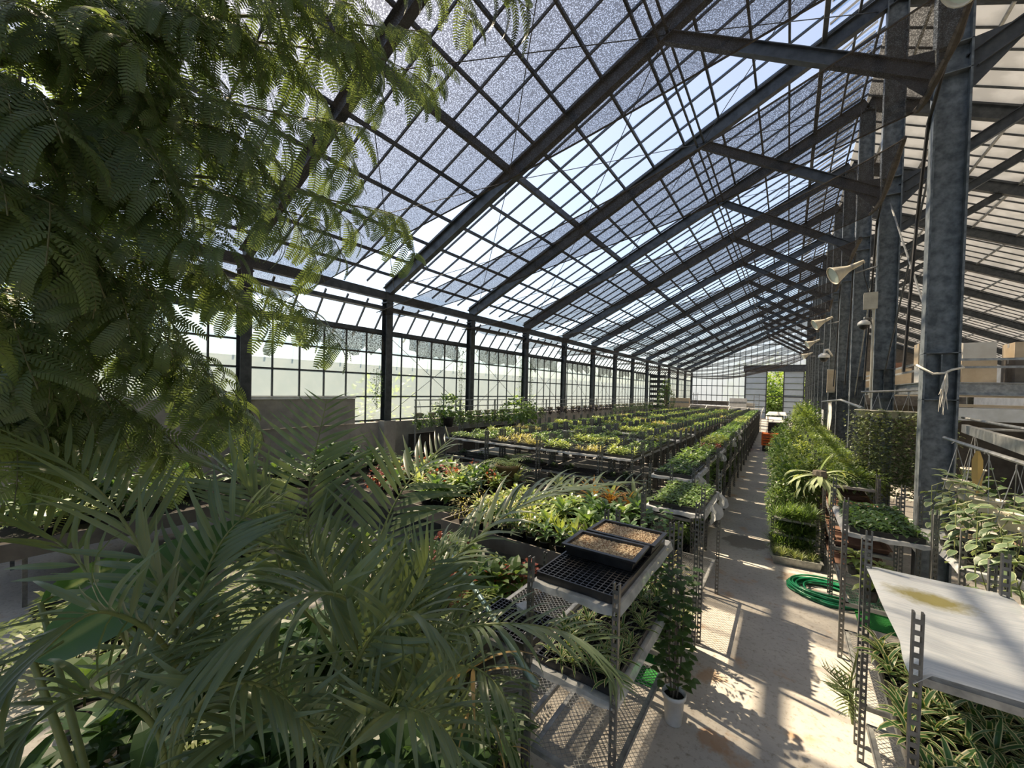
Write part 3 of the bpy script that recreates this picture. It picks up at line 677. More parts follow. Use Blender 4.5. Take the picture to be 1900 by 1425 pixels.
# second: low mesh shelf with foliage pots
rack(-1.27, -.72, 3.6, 4.38, [.3], 1.5, 'narrow trolley with a mesh shelf behind the round leaved shrub', wires=(0,), group=GA_ROW)
roundleaf = MB(); r = random.Random(3)
for i in range(170):
    z = .25+.95*(i/170); az = i*GA; rad = .03+.09*r.random()
    roundleaf.blade((math.cos(az)*rad, math.sin(az)*rad, z), pol(az, r.uniform(-.2, .6)), r.uniform(.055, .09), r.uniform(.06, .09), .5, 3, .25, 'paddle')
roundleaf = roundleaf.mesh('foliage', 'lf_dark')
for (x, y, sc, lab) in ((-.67, 3.3, 1.0, 'round leaved shrub in a tall white pot at the trolley corner'), (-.98, 3.86, .95, 'round leaved shrub behind the white potted one')):
    o = potted('potted_shrub', lab, 'plant', (x, y, 0 if x > -.8 else .31), roundleaf, .085, .24, 'white', sc, lift=.05)
    for k in range(4): MB().tube([(.02*math.cos(k*1.6), .02*math.sin(k*1.6), .18), (.05*math.cos(k*1.6+.3), .05*math.sin(k*1.6+.3), .6), (.05*math.cos(k*1.6), .05*math.sin(k*1.6), 1.15*sc)], [.008, .006, .003], 5).build('stem', 'bark', o)
potted('golden_shrub', 'bright yellow leaved shrub between the trolleys', 'plant', (-1.0, 4.2, .31), m_cloud(170, .22, .22, .3, .06, .02, 'lf_yellow', 4, 'lance'), .11, .18, 'black', 1)
potted('white_bucket_plant', 'small leafy plant in a white bucket on the floor', 'plant', (-.82, 3.72, 0), m_cloud(60, .12, .12, .16, .07, .04, 'lf_dark', 5), .1, .22, 'white', 1)
tray(.4, .5, (-.95, 4.1, .31), 'tray of grassy seedlings on the mesh shelf')
gr = m_rosette(22, .16, .008, (.5, 1.5), .8, 'lf_var', 8, 3)
for i in range(12): put('grass_tuft', gr, None, (-.86+R(-.1, .1), 4.2+R(-.17, .17), .34), R(0, 6.28), R(.8, 1.2), **T('grassy tuft with striped leaves on the mesh shelf', 'plant', 'grassy tufts on the mesh shelf'))
# third: dense seedlings on top
rack(-1.29, -.69, 4.5, 5.75, [.45, 1.33], 1.62, 'trolley topped with dense dark green seedlings', wires=(0,), film=(1,), group=GA_ROW)
seed = [m_stemmed(9, .05, .075, .045, 'ovate', (-.1, .9), .9, 'lf_mid', 40+s, segs=2) for s in range(4)]
def dense(x0, x1, y0, y1, z, nx, ny, me, s, name, label, group, cat='plant'):
    for i in range(nx):
        for j in range(ny): put(name, rnd.choice(me), None, (x0+(x1-x0)*(i+.5)/nx+R(-.012, .012), y0+(y1-y0)*(j+.5)/ny+R(-.012, .012), z), R(0, 6.28), s*R(.85, 1.15), **T(label, cat, group))
for k, yy in enumerate((4.84, 5.43)): tray(.52, .56, (-.99, yy, 1.336), f'black cell tray full of dark green seedlings, {ORD[k]} on its trolley')
dense(-1.24, -.74, 4.57, 5.7, 1.36, 6, 13, seed, 1.1, 'tray_seedling', 'dark green seedling in the dense tray beside the aisle', 'seedlings in the dense tray beside the aisle')
ai = 6.0; n = 0
def xa(y): return -1.05-.022*(y-6)
while ai < 32.5:
    near = ai < 13
    xr_ = xa(ai); xc = xr_-.3; o = rack(xr_-.6, xr_, ai, ai+1.25, [.25, .82, ZT], 1.55, f'aisle trolley, {ORD[n]} beyond the dense seedlings' if n < 12 else 'aisle trolley at the far end of the row', fine=near, film=(2,) if n % 2 == 0 else (), group=GA_ROW)
    if not near:
        for z in (.25, .82, ZT): put('shelf_plate', _plate(.54, 1.21), o, (0, 0, z-.006))
    kinds = {0: 'dark', 1: 'green', 2: 'red'}.get(n, rnd.choice(['green', 'dark', 'croton', 'green']))
    for z in (.25, .82, ZT):
        for hh in (0, 1):
            y = ai+.32+hh*.6
            if near: tray(.5, .52, (xc, y, z+.006), f'black cell tray on aisle trolley number {n+1} from the dense seedlings', 'trays on the aisle trolleys')
            kk = kinds if z == ZT else rnd.choice(['dark', 'green'])
            if kk == 'red' and hh == 0: kk = 'green'
            for i in range(3):
                for j in range(3):
                    if R(0, 1) < .15: continue
                    plant(kk, (xc+(i-1)*.16+R(-.02, .02), y+(j-1)*.17+R(-.02, .02), z+.03), R(.9, 1.4), 'on the aisle trolleys', cap=300)
    ai += 1.38; n += 1
# loose white labels and film flaps at the aisle ends
for k, (x, y, z, s) in enumerate(((-.69, 5.0, 1.33, .5), (-.69, 5.6, 1.33, .25), (-1.06, 6.35, 1.38, .3), (-1.12, 9.2, 1.38, .3), (-1.2, 12, 1.38, .35), (-1.24, 14, 1.38, .3))):
    r = random.Random(k); mb = MB(); g = [(.03+.05*math.sin(j*1.2+i*.8)*(j > 0)+.012*j, (i-3)*s/6, .02-.17*j/3+.02*math.sin(i*1.3)) for i in range(7) for j in range(4)]
    mb.add(g, [(i*4+j, (i+1)*4+j, (i+1)*4+j+1, i*4+j+1) for i in range(6) for j in range(3)]); mb.build('film_scrap', 'film', loc=(x, y, z), smooth=True, **T(f'loose flap of white film over a trolley edge, {ORD[k]} up the aisle', 'film', 'film flaps on the aisle trolleys'))

# ------------------------------------------------------------------ low benches between palms and field
def bench(x0, x1, y0, y1, z, label):
    o = thing('low_bench', label, 'bench', ((x0+x1)/2, (y0+y1)/2, 0)); a, b = (x1-x0)/2, (y1-y0)/2
    MB().box(-a, a, -b, b, z-.03, z).build('bench_top', 'soil', o)
    for s in (-1, 1): MB().box(-a, a, s*b-.012, s*b+.012, z-.14, z+.05).build('side_board', 'board', o); MB().box(s*a-.012, s*a+.012, -b, b, z-.14, z+.05).build('end_board', 'board', o)
    for sx in (-.9, .9):
        for sy in (-.9, .9): MB().box(sx*a-.02, sx*a+.02, sy*b-.02, sy*b+.02, 0, z-.14).build('leg', 'post_steel', o)
bench(-3.9, -1.45, 3.95, 6.7, .72, 'low bench of leafy pots behind the seed trays')
bench(-6.85, -4.0, 4.2, 6.6, .72, 'low bench of mixed pots behind the upright palm frond')
bench(-3.6, -2.05, 2.5, 3.75, .45, 'low bench of ferns seen through the palm leaves')
bench(-8.6, -6.95, .2, 6.4, .72, 'low bench of dark pots under the garden wall')
LIB = dict(lime=[m_stemmed(13, .1, .13, .06, 'ovate', (0, 1), .9, 'lf_lime', 60+s) for s in range(3)], broad=[m_stemmed(12, .18, .26, .11, 'ovate', (.3, 1.1), 1.0, 'lf_mid', 70+s, segs=4) for s in range(3)],
           brom=[m_rosette(18, .4, .065, (.3, 1.3), .9, 'lf_pale', 80+s, 5) for s in range(2)], strap=[m_rosette(24, .38, .03, (.3, 1.4), 1.0, 'lf_orange', 90+s, 5) for s in range(2)],
           fern=[m_fern(13, .42, 'lf_lime', s) for s in range(2)], red=[m_cloud(60, .14, .14, .14, .07, .05, 'lf_red', s) for s in range(2)], yel=[m_cloud(120, .2, .2, .2, .07, .022, 'lf_yellow', 3, 'lance')],
           dk=[m_stemmed(14, .25, .28, .1, 'ovate', (.3, 1.1), 1.2, 'lf_dark', 95+s, segs=4) for s in range(3)], up=[m_rosette(14, .32, .07, (.9, 1.5), .3, 'lf_lime', 98, 4, 'lance')])
LN = dict(lime=('lime_foliage_plant', 'lime green leafy plant'), broad=('broad_leaf_plant', 'broad leaved green pot plant'), brom=('bromeliad', 'pale strap leaved bromeliad'), strap=('cordyline', 'bronze grassy leaved plant'), fern=('fern', 'bright green fern'), red=('red_leaf_plant', 'red leaved pot plant'), yel=('golden_plant', 'golden leaved pot plant'), dk=('dark_foliage_plant', 'dark glossy leaved pot plant'), up=('upright_plant', 'upright lime green pot plant'))
seen = {}
def lp(kind, x, y, z, s=1, where='', pr=.07, ph=.11, pm='black'):
    k = (kind, where); seen[k] = seen.get(k, 0)+1
    potted(LN[kind][0], f'{LN[kind][1]} {where}', 'plant', (x, y, z), rnd.choice(LIB[kind]), pr, ph, pm, s, group=f'{LN[kind][1]}s {where}')
W1, W2, W3, W4 = 'on the bench behind the seed trays', 'on the bench behind the upright palm frond', 'on the bench among the palm leaves', 'under the garden wall'
for i in range(8):
    for j in range(6): lp('lime', -3.75+i*.17, 4.55+j*.2, .72, R(.9, 1.3), W1)
for i in range(5): lp('brom', -3.3+i*.33, 6.2+R(-.15, .15), .72, R(.8, 1.1), W1, .1, .15)
for i in range(3): lp('strap', -2.5+i*.28, 5.95+R(-.15, .15), .72, R(.8, 1.1), W1, .1, .15)
for i in range(7): lp('up', -2.75+i*.18, 4.25+R(-.1, .1), .72, R(.8, 1.0), W1)
for i in range(9): lp('dk', -3.3+i*.2, 4.1+R(-.06, .06), .72, R(.6, .8), W1)
for i in range(14): lp('broad', -2.3+R(-.3, .75), 4.6+R(-.4, 1.4), .72, R(.8, 1.1), W1)
for i in range(12): lp('dk', -1.9+R(-.4, .4), 4.9+R(-.5, .9), .72, R(.7, 1.0), W1)
for i in range(4): lp('yel', -3.6+i*.3, 4.15+R(-.1, .1), .72, R(.8, 1.1), W1)
for i in range(85): lp(rnd.choice(['broad', 'lime', 'dk', 'brom', 'broad', 'red', 'lime']), R(-6.7, -4.2), R(4.4, 6.4), .72, R(.8, 1.2), W2)
for i in range(34): lp(rnd.choice(['fern', 'fern', 'lime', 'dk', 'red', 'broad']), R(-3.5, -2.15), R(2.6, 3.65), .45, R(.7, 1.1), W3)
for i in range(55): lp(rnd.choice(['dk', 'broad', 'dk', 'lime', 'fern']), R(-8.4, -7.1), R(.4, 6.2), .72, R(.9, 1.6), W4)
o = potted('palm_pot', 'big brown pot of young palm among the benches', 'plant', (-4.45, 6.3, .72), LIB['fern'][0], .24, .42, 'wood', 1.4)
# ------------------------------------------------------------------ palms
def spline(P, n):
    P = [Vector(p) for p in P]; P = [P[0]*2-P[1]]+P+[P[-1]*2-P[-2]]; out = []; m = len(P)-3
    for i in range(n+1):
        t = min(i/n*m, m-1e-6); k = int(t); u = t-k; a, b, c, d = P[k:k+4]
        out.append(.5*((2*b)+(c-a)*u+(2*a-5*b+4*c-d)*u*u+(3*b-a-3*c+d)*u**3))
    return out
LEAFLET = [MB().blade((0, 0, 0), (1, 0, 0), 1, .074, dr, 6, .22, 'lance').mesh('leaflet', 'lf_palm', True) for dr in (.25, .7, 1.15, 1.7)]
LDRY = MB().blade((0, 0, 0), (1, 0, 0), 1, .06, 1.2, 6, .2, 'lance').mesh('leaflet', 'lf_dry', True)
def basis(d, upv, loc, s):
    d = d.normalized(); z = upv-d*upv.dot(d)
    if z.length < .05: z = Vector((1, 0, 0))-d*d.x
    z.normalize(); y = z.cross(d)
    m = Matrix((d*s, y*s, z*s)).transposed().to_4x4(); m.translation = loc; return m
def palm_frond(root, base, pts, L, n=22, start=.22, vee=.45, ang=.75, droop=(0, 1), dry=0., seed=0):
    r = random.Random(seed); C = spline([base]+pts, 26); C = [c-root.location for c in C]
    f = MB().tube(C, [.014-.0115*i/26 for i in range(27)], 6).build('frond', 'stalk', root, True)
    for i in range(n):
        t = start+(1-start)*(i+.5)/n; k = min(25, int(t*26)); u = t*26-k; p = C[k].lerp(C[k+1], u); tg = (C[k+1]-C[k]).normalized()
        up = Vector((0, 0, 1)); a = tg.cross(up)
        if a.length < .7: a = tg.cross(CF*-1)
        a.normalize(); nn = a.cross(tg).normalized()
        if nn.z < 0: nn = -nn
        nc = nn if nn.dot(CF) < 0 else -nn
        w = L*(.55+.45*math.sin(math.pi*min(1, (t-start)/(1-start)*.9+.12)))*(1-.45*max(0, (t-.8)/.2))
        for s in (-1, 1):
            d = a*s*math.cos(ang*(.75+.5*t))+tg*math.sin(ang*(.75+.5*t))+nn*vee*r.uniform(.6, 1.2)+Vector((r.uniform(-.06, .06), r.uniform(-.06, .06), r.uniform(-.06, .06)))
            o = put('leaflet', LDRY if r.random() < dry else LEAFLET[r.randint(*droop)], f); o.matrix_basis = basis(d, (up+a*s*.2)*(1-abs(tg.z)*.8)+nc*abs(tg.z), p, w*r.uniform(.88, 1.08))
    return f
def palm(label, base, fronds):
    root = thing('areca_palm', label, 'palm', base)
    for i, (pts, L, kw) in enumerate(fronds):
        b = Vector(base)+Vector((R(-.08, .08), R(-.08, .08), .55)); palm_frond(root, b, [at(x, y, D=D) for x, y, D in pts], L, seed=i+int(base[0]*10), **kw)
        MB().tube([Vector((b.x-base[0], b.y-base[1], 0)), b-Vector(base)], [.022, .016], 7).build('cane', 'stalk', root, True)
palm('areca palm with arching fronds spreading over the trolleys', (-1.62, 1.85, 0), [
    ([(780, 1130, 2.3), (876, 1008, 2.4), (1000, 925, 2.5), (1185, 893, 2.65)], .5, dict(n=30, droop=(1, 2), ang=.8)),
    ([(775, 1225, 2.1), (829, 1177, 2.05), (916, 1158, 2.0), (1030, 1168, 1.95), (1105, 1207, 1.9), (1155, 1275, 1.85)], .34, dict(n=30, droop=(1, 3), vee=.35)),
    ([(800, 1290, 2.2), (840, 1240, 2.0), (900, 1250, 1.85), (960, 1330, 1.75)], .36, dict(n=22, droop=(1, 3), dry=.1)),
    ([(800, 1250, 2.3), (815, 1130, 2.4), (790, 1010, 2.5)], .4, dict(n=22, droop=(0, 1), ang=.5)),
    ([(790, 1280, 2.2), (760, 1170, 2.2), (790, 1060, 2.25), (850, 1000, 2.3)], .38, dict(n=22, droop=(1, 2))),
    ([(800, 1350, 2.0), (770, 1290, 1.8), (700, 1290, 1.7), (620, 1350, 1.6)], .4, dict(n=24, droop=(1, 3))),
    ([(830, 1320, 2.1), (900, 1330, 1.9), (960, 1400, 1.8)], .3, dict(n=18, droop=(1, 3), dry=.15))])
palm('areca palm with the tall upright frond before the garden wall', (-2.2, 1.75, 0), [
    ([(600, 1080, 2.6), (572, 930, 2.75), (606, 742, 2.85)], .58, dict(n=28, droop=(0, 1), ang=.5, start=.3)),
    ([(690, 1080, 2.5), (741, 919, 2.75), (838, 812, 3.0)], .52, dict(n=26, ang=.5, start=.3)),
    ([(560, 1130, 2.5), (500, 980, 2.5), (440, 890, 2.5), (330, 850, 2.5)], .46, dict(n=24, droop=(0, 1), ang=.9)),
    ([(640, 1180, 2.4), (610, 1080, 2.3), (540, 1020, 2.2), (430, 1030, 2.1)], .44, dict(n=24, droop=(1, 2))),
    ([(680, 1200, 2.4), (700, 1080, 2.4), (760, 1010, 2.4)], .4, dict(n=20, droop=(1, 2)))])
palm('areca palm with dark drooping fronds over the floor', (-1.85, 1.2, 0), [
    ([(660, 1230, 1.9), (650, 1120, 1.8), (560, 1105, 1.65), (430, 1185, 1.5), (330, 1290, 1.4)], .48, dict(n=32, droop=(1, 3), vee=.3)),
    ([(640, 1300, 1.8), (690, 1180, 1.8), (760, 1140, 1.75), (840, 1200, 1.7)], .4, dict(n=24, droop=(1, 3))),
    ([(610, 1380, 1.7), (540, 1330, 1.55), (430, 1360, 1.45), (330, 1450, 1.35)], .38, dict(n=24, droop=(1, 3))),
    ([(660, 1380, 1.7), (720, 1320, 1.6), (800, 1330, 1.5), (870, 1420, 1.45)], .34, dict(n=22, droop=(1, 3))),
    ([(560, 1350, 1.8), (480, 1230, 1.8), (380, 1200, 1.75), (270, 1260, 1.65)], .42, dict(n=26, droop=(1, 3)))])
palm('areca palm in the darkest corner below the feathery tree', (-2.15, .55, 0), [
    ([(330, 1200, 1.8), (250, 1000, 1.9), (150, 880, 2.0), (10, 810, 2.0)], .46, dict(n=26, droop=(0, 2), ang=.9)),
    ([(330, 1250, 1.7), (200, 1135, 1.5), (70, 1215, 1.35), (-40, 1330, 1.25)], .36, dict(n=24, droop=(1, 3))),
    ([(300, 1380, 1.6), (200, 1290, 1.5), (90, 1320, 1.4), (10, 1420, 1.3)], .36, dict(n=22, droop=(1, 3))),
    ([(330, 1300, 1.8), (370, 1100, 1.9), (430, 980, 2.0), (520, 930, 2.1)], .42, dict(n=24, droop=(0, 2))),
    ([(350, 1350, 1.6), (420, 1270, 1.5), (520, 1290, 1.45), (600, 1390, 1.4)], .36, dict(n=22, droop=(1, 3))),
    ([(280, 1300, 1.9), (160, 1060, 2.0), (60, 980, 2.0), (-60, 960, 2.0)], .42, dict(n=22, droop=(1, 2)))])
# small palm on the floor by the aisle racks
o = thing('palm_seedling', 'tiny feather palm growing out from under the fleece trolley', 'palm', (.48, 3.95, 0))
for i, (px_, py_) in enumerate(((1525, 1235), (1545, 1275), (1590, 1210), (1575, 1330))):
    palm_frond(o, Vector((.48, 3.95, .12)), [Vector((.45, 3.93, .35)), at(px_, py_, Y=3.75)], .17, n=13, start=.3, seed=i)
# large paddle leaves at the photo's dark corner
o = thing('bird_of_paradise', 'plant with one broad paddle leaf lying over the palm fronds', 'plant', (-2.3, .45, 0))
a, b = at(60, 1225, D=1.75), at(468, 985, D=2.15)
for (p, q, W, dr, st) in ((a, b, .34, -.15, (-2.3, .45, 0)), (at(75, 1120, D=2.1), at(250, 1020, D=2.4), .16, .5, (-2.3, .45, 0)),):
    l = MB().blade(p-o.location, q-p, (q-p).length*1.04, W, dr, 12, .35, 'paddle', up=CF*-1+Vector((0, 0, .9))).build('paddle_leaf', 'lf_paddle', o, True)
    MB().tube([Vector(st)-o.location+Vector((0, 0, .2)), (p-o.location)*.6+Vector((0, 0, .1)), p-o.location, p+(q-p)*.12-o.location], [.02, .016, .012, .008], 6).build('leaf_stalk', 'stalk', l, True)
# ------------------------------------------------------------------ feathery tree
def m_feather(seed):
    r = random.Random(seed); mb = MB(); L = .40; d = Vector((1, 0, .1)).normalized(); p = Vector((0, 0, 0)); side = Vector((0, 1, 0)); spine = [p.copy()]
    for j in range(5):
        t = j/4
        for s in (-1, 1):
            pl = .29*(.75+.5*math.sin(math.pi*(.15+.7*t)))*r.uniform(.85, 1.1); pd = (side*s*r.uniform(.7, 1.05)+d*r.uniform(.4, 1.0)+Vector((0, 0, r.uniform(-.45, .3)))).normalized(); pp = p.copy(); k = 18
            ax = pd.cross(Vector((0, 0, 1))).normalized(); pts = [pp.copy()]
            for i in range(k):
                u = i/k; w = .043*min(1, .5+u*3)*(1-max(0, u-.75)*2.4); nrm = ax.cross(pd)
                for q in (-1, 1):
                    e = (ax*q+pd*.35-nrm*.12).normalized()*w; h = pd*.0066
                    mb.add([pp-h, pp+h, pp+e+h*.9, pp+e-h*.6], [(0, 1, 2, 3)])
                pd = (Matrix.Rotation(-.07*r.uniform(.5, 1.5), 3, ax) @ pd); pp = pp+pd*(pl/k); pts.append(pp.copy())
            mb.tube(pts[::4]+[pts[-1]], .0018, 3, m=1)
        d = (Matrix.Rotation(.10, 3, side) @ d).normalized(); p = p+d*(L/4); spine.append(p.copy())
    mb.tube(spine, .003, 4, m=1); return mb.mesh('feather_leaf', ['lf_tree', 'twig'])
FEA = [m_feather(s) for s in range(5)]
tree = thing('feathery_tree', 'large tree with feathery drooping leaves reaching in over the palms', 'tree', (-3.3, -1.1, 0)); T0 = tree.location
MB().tube([(0, 0, 0), (.05, .1, 1.6), (.2, .3, 3.2), (.25, .5, 4.6), (.2, .4, 6)], [.17, .15, .13, .1, .05], 10).build('trunk', 'bark', tree, True)
tips = [(940, -20, 3.4, 6), (800, 60, 3.2, 7), (718, 110, 3.1, 8), (620, 230, 3.0, 9), (735, 400, 3.2, 7), (590, 580, 3.3, 6), (530, 540, 3.1, 6), (450, 740, 3.0, 11), (400, 670, 2.8, 9), (280, 780, 2.6, 11), (130, 760, 2.4, 11),
        (650, 10, 2.9, 7), (520, -10, 2.6, 9), (450, 250, 2.7, 10), (600, 410, 3.0, 8), (380, 420, 2.5, 10), (280, 260, 2.3, 12), (280, 540, 2.4, 10), (90, 640, 2.1, 10), (100, 380, 2.0, 12), (200, 60, 2.2, 12), (340, 10, 2.5, 11), (360, 150, 2.6, 10), (60, 160, 2.0, 10), (180, 470, 2.2, 8), (60, 820, 2.2, 9)]
nf = 0; extra = []
for i, (x, y, D, n) in enumerate(tips):
    r = random.Random(200+i); tip = at(x, y, D=D); st = at(-330, 130+.6*y, D=2.0)+Vector((-.1, -.1, 0)); md = st.lerp(tip, .55)+Vector((0, 0, .22))
    C = spline([st-T0, md-T0, tip-T0], 14); br = MB().tube(C, [.018-.0145*j/14 for j in range(15)], 5).build('branch', 'twig', tree, True)
    MB().tube([Vector((.22, .35, 3+.15*i % 1.5)), (Vector((.22, .35, 3.4))+st-T0)*.5, st-T0], [.035, .028, .018], 5).build('limb', 'bark', tree, True)
    for j in range(n):
        t = .30+.70*(j+.7)/n; k = min(13, int(t*14)); p = C[k].lerp(C[k+1], t*14-k); tg = (C[k+1]-C[k]).normalized(); sd = 1 if j % 2 else -1
        d = tg*.8+tg.cross(Vector((0, 0, 1)))*sd*r.uniform(.3, .9)+Vector((0, 0, r.uniform(-.75, .05)))+(Vector((0, 0, -.3)) if t > .9 else Vector())
        m = basis(d, Vector((r.uniform(-.4, .4), r.uniform(-.4, .4), 1)), p, r.uniform(.8, 1.15))
        if nf < 300: o = put('feather_leaf', FEA[r.randint(0, 4)], tree); o.matrix_basis = m; nf += 1
        else: extra.append((FEA[r.randint(0, 4)], m))
if extra: merge('inner_foliage', extra, ['lf_tree', 'twig'], tree, kind='stuff')
# ------------------------------------------------------------------ undergrowth round the palm canes
WU = 'in the undergrowth round the palm canes'
MB().box(-3.75, -1.42, -.4, 2.2, 0, .07).build('shade_slab', 'soil', **T('dark slab added as shade under the palms', 'shade slab'))  # added dark slab, stands in for the deep shade between the leaves
for i in range(85):
    x, y = R(-3.6, -1.45), R(-.1, 2.3)
    lp(rnd.choice(['dk', 'dk', 'dk', 'fern', 'dk']), x, y, .07, R(.95, 1.5), WU, .09, .14)
for i in range(26): lp(rnd.choice(['dk', 'broad', 'fern', 'lime']), R(-6.6, -3.8), R(.5, 3.6), 0, R(1.2, 2.0), 'on the floor before the garden wall', .12, .2)
# ------------------------------------------------------------------ aisle, far side row
GR = 'trolleys under the steel columns'
rack(.5, 1.13, 2.46, 3.74, [.3, .86, 1.37], 1.66, 'trolley draped with white fleece above striped plants', wires=(0,), group=GR)
tray(.58, .6, (.815, 2.78, .866), 'cell tray of striped plants at the open end below the fleece'); tray(.58, .6, (.815, 3.4, .866), 'cell tray of striped plants deep below the fleece')
dr2 = [m_rosette(13, .17, .028, (.1, 1.3), 1.0, 'lf_var', 20+s, 5) for s in range(4)]
for i in range(6):
    for j in range(11):
        if R(0, 1) < .15: continue
        put('striped_spider_plant', rnd.choice(dr2), None, (.56+i*.1+R(-.02, .02), 2.52+j*.113+R(-.02, .02), .9), R(0, 6.28), R(.7, 1.05), **T('cream striped young plant on the shelf below the white fleece', 'plant', 'striped plants below the white fleece'))
mb = MB(); g = []; nx, ny = 12, 20; r = random.Random(4)
for i in range(nx+1):
    for j in range(ny+1):
        u, v = i/nx, j/ny; x = .49+.68*u; y = 2.44+1.33*v
        z = 1.405-.035*math.sin(math.pi*u)*math.sin(math.pi*v)+.006*math.sin(9*v+3*u)+(.0 if 0 < i < nx else -.012)-(.05 if i == 0 and j < 4 else 0)
        g.append((x, y, z))
mb.add(g, [(i*(ny+1)+j, (i+1)*(ny+1)+j, (i+1)*(ny+1)+j+1, i*(ny+1)+j+1) for i in range(nx) for j in range(ny)])
fl = mb.build('fleece_sheet', 'fleece', smooth=True, **T('translucent white fleece sheet stretched over the trolley top', 'sheet'))
rack(.5, 1.13, 3.92, 5.12, [.3], 1.56, 'bare trolley with only a low mesh shelf, beside the hose', wires=(0,), group=GR)
rack(.52, 1.15, 5.26, 6.48, [.5, 1.22], 1.58, 'trolley of glossy dark seedlings beside the rope-tied column', wires=(0,), film=(1,), group=GR)
for k, yy in enumerate((5.58, 6.16)): tray(.54, .54, (.835, yy, 1.226), f'cell tray of glossy seedlings beside the rope-tied column, {ORD[k]} one')
dense(.57, 1.1, 5.32, 6.43, 1.25, 6, 13, [m_stemmed(9, .05, .08, .05, 'ovate', (-.1, .9), .9, 'lf_dark', 50+s, segs=2) for s in range(3)], 1.1, 'glossy_seedling', 'glossy dark seedling beside the rope-tied column', 'glossy seedlings beside the rope-tied column')
for k, (x, y) in enumerate(((.75, 5.5), (.9, 5.9), (.72, 6.2))): potted('pothos', f'yellow marbled leafy plant below the glossy seedlings, {ORD[k]} one', 'plant', (x, y, .5), m_stemmed(14, .16, .16, .1, 'ovate', (.0, .9), 1.2, ['lf_lime', 'lf_pale', 'lf_lime'][k], 30+k, segs=3), .09, .12, 'black', 1)
# hose and green mat
mb = MB(); r = random.Random(11); pts = []
for i in range(15*26):
    a = i/26*2*math.pi; k = i//26; rx = .36+.07*math.sin(k*2.1)+.02*math.sin(a*2+k); ry = .30+.06*math.cos(k*1.7)
    pts.append((.52+rx*math.cos(a)*1.05+.03*math.sin(k*3), 6.62+ry*math.sin(a)+.03*math.cos(k*2), .016+.0115*(k % 8)+.006*math.sin(a*3+k)))
pts += [(.95, 6.55, .03), (1.1, 6.3, .012), (1.35, 6.15, .012), (1.6, 6.0, .012)]
mb.tube(pts, .0115, 6).build('garden_hose', 'hose', smooth=True, **T('coiled green garden hose on the aisle floor', 'hose'))
MB().box(.74, 1.75, 5.95, 6.75, 0, .01).build('green_mat', 'turf', **T('green artificial turf mat beside the hose coil', 'mat'))
MB().box(-1.35, -.86, 3.55, 4.0, 0, .01).build('green_mat', 'turf', **T('scrap of green turf under the round leaved shrubs', 'mat'))
# tray and pots at the hedge foot
o = thing('floor_tray', 'white rimmed trough of grassy plants on the aisle floor', 'tray', (.16, 7.55, 0), .12); put('tray_body', m_basin(.62, .34, .12, mats='zinc'), o)
for i in range(34): put('grass_tuft', gr, None, (.16+R(-.27, .27), 7.55+R(-.12, .14), .09), R(0, 6.28), R(.8, 1.1), **T('grassy tuft in the trough at the hedge foot', 'plant', 'grassy tufts in the floor trough'))
gr2 = m_rosette(26, .17, .009, (.1, 1.5), .8, 'lf_mid', 9, 3)
for i in range(110):
    put('grass_tuft', gr2, None, (.14+R(-.28, .28), 7.98+R(-.27, .22), (.12, .36, .61)[i % 3]+R(0, .06)), R(0, 6.28), R(1.0, 1.6), **T('grassy tuft stacked behind the floor trough', 'plant', 'grassy tufts behind the floor trough'))
rack(-.15, .44, 7.8, 8.25, [.1, .35, .6], .75, 'low stand of grassy plants behind the floor trough', group=GR)
SH = [m_cloud(850, .27, .27, .5, .085, .052, 'lf_mid' if s % 2 else 'lf_hedge', s, inner=.4) for s in range(4)]
for k, (x, y, h, s) in enumerate(((-.08, 8.2, .35, .75), (.02, 8.75, .45, 1.0), (.3, 9.1, .5, 1.05), (-.02, 9.6, .5, 1.0), (.25, 10.3, .5, 1.1), (-.04, 10.9, .5, 1.1), (.25, 11.7, .45, 1.15), (-.08, 12.6, .45, 1.1), (.2, 13.6, .5, 1.1), (-.12, 14.8, .5, 1.0), (.15, 16.2, .5, 1.1), (-.15, 18, .5, 1.1), (.1, 20, .6, 1.2))):
    o = potted('hedge_shrub', f'bushy evergreen shrub in a black pot beside the aisle, {ORD[k]} from the floor trough', 'shrub', (x, y, 0), SH[k % 4] if k not in (3, 6) else m_cloud(800, .24, .24, .5, .065, .04, 'lf_lime', 9, inner=.4), .12, .2, 'black', s, lift=h, group='shrubs beside the aisle')
    for q in range(4): MB().tube([(0, 0, .15), (.06*math.cos(q*1.6+k), .06*math.sin(q*1.6+k), h+.1), (.12*math.cos(q*1.6+k), .12*math.sin(q*1.6+k), h+.5)], [.01, .008, .004], 5).build('stem', 'bark', o)
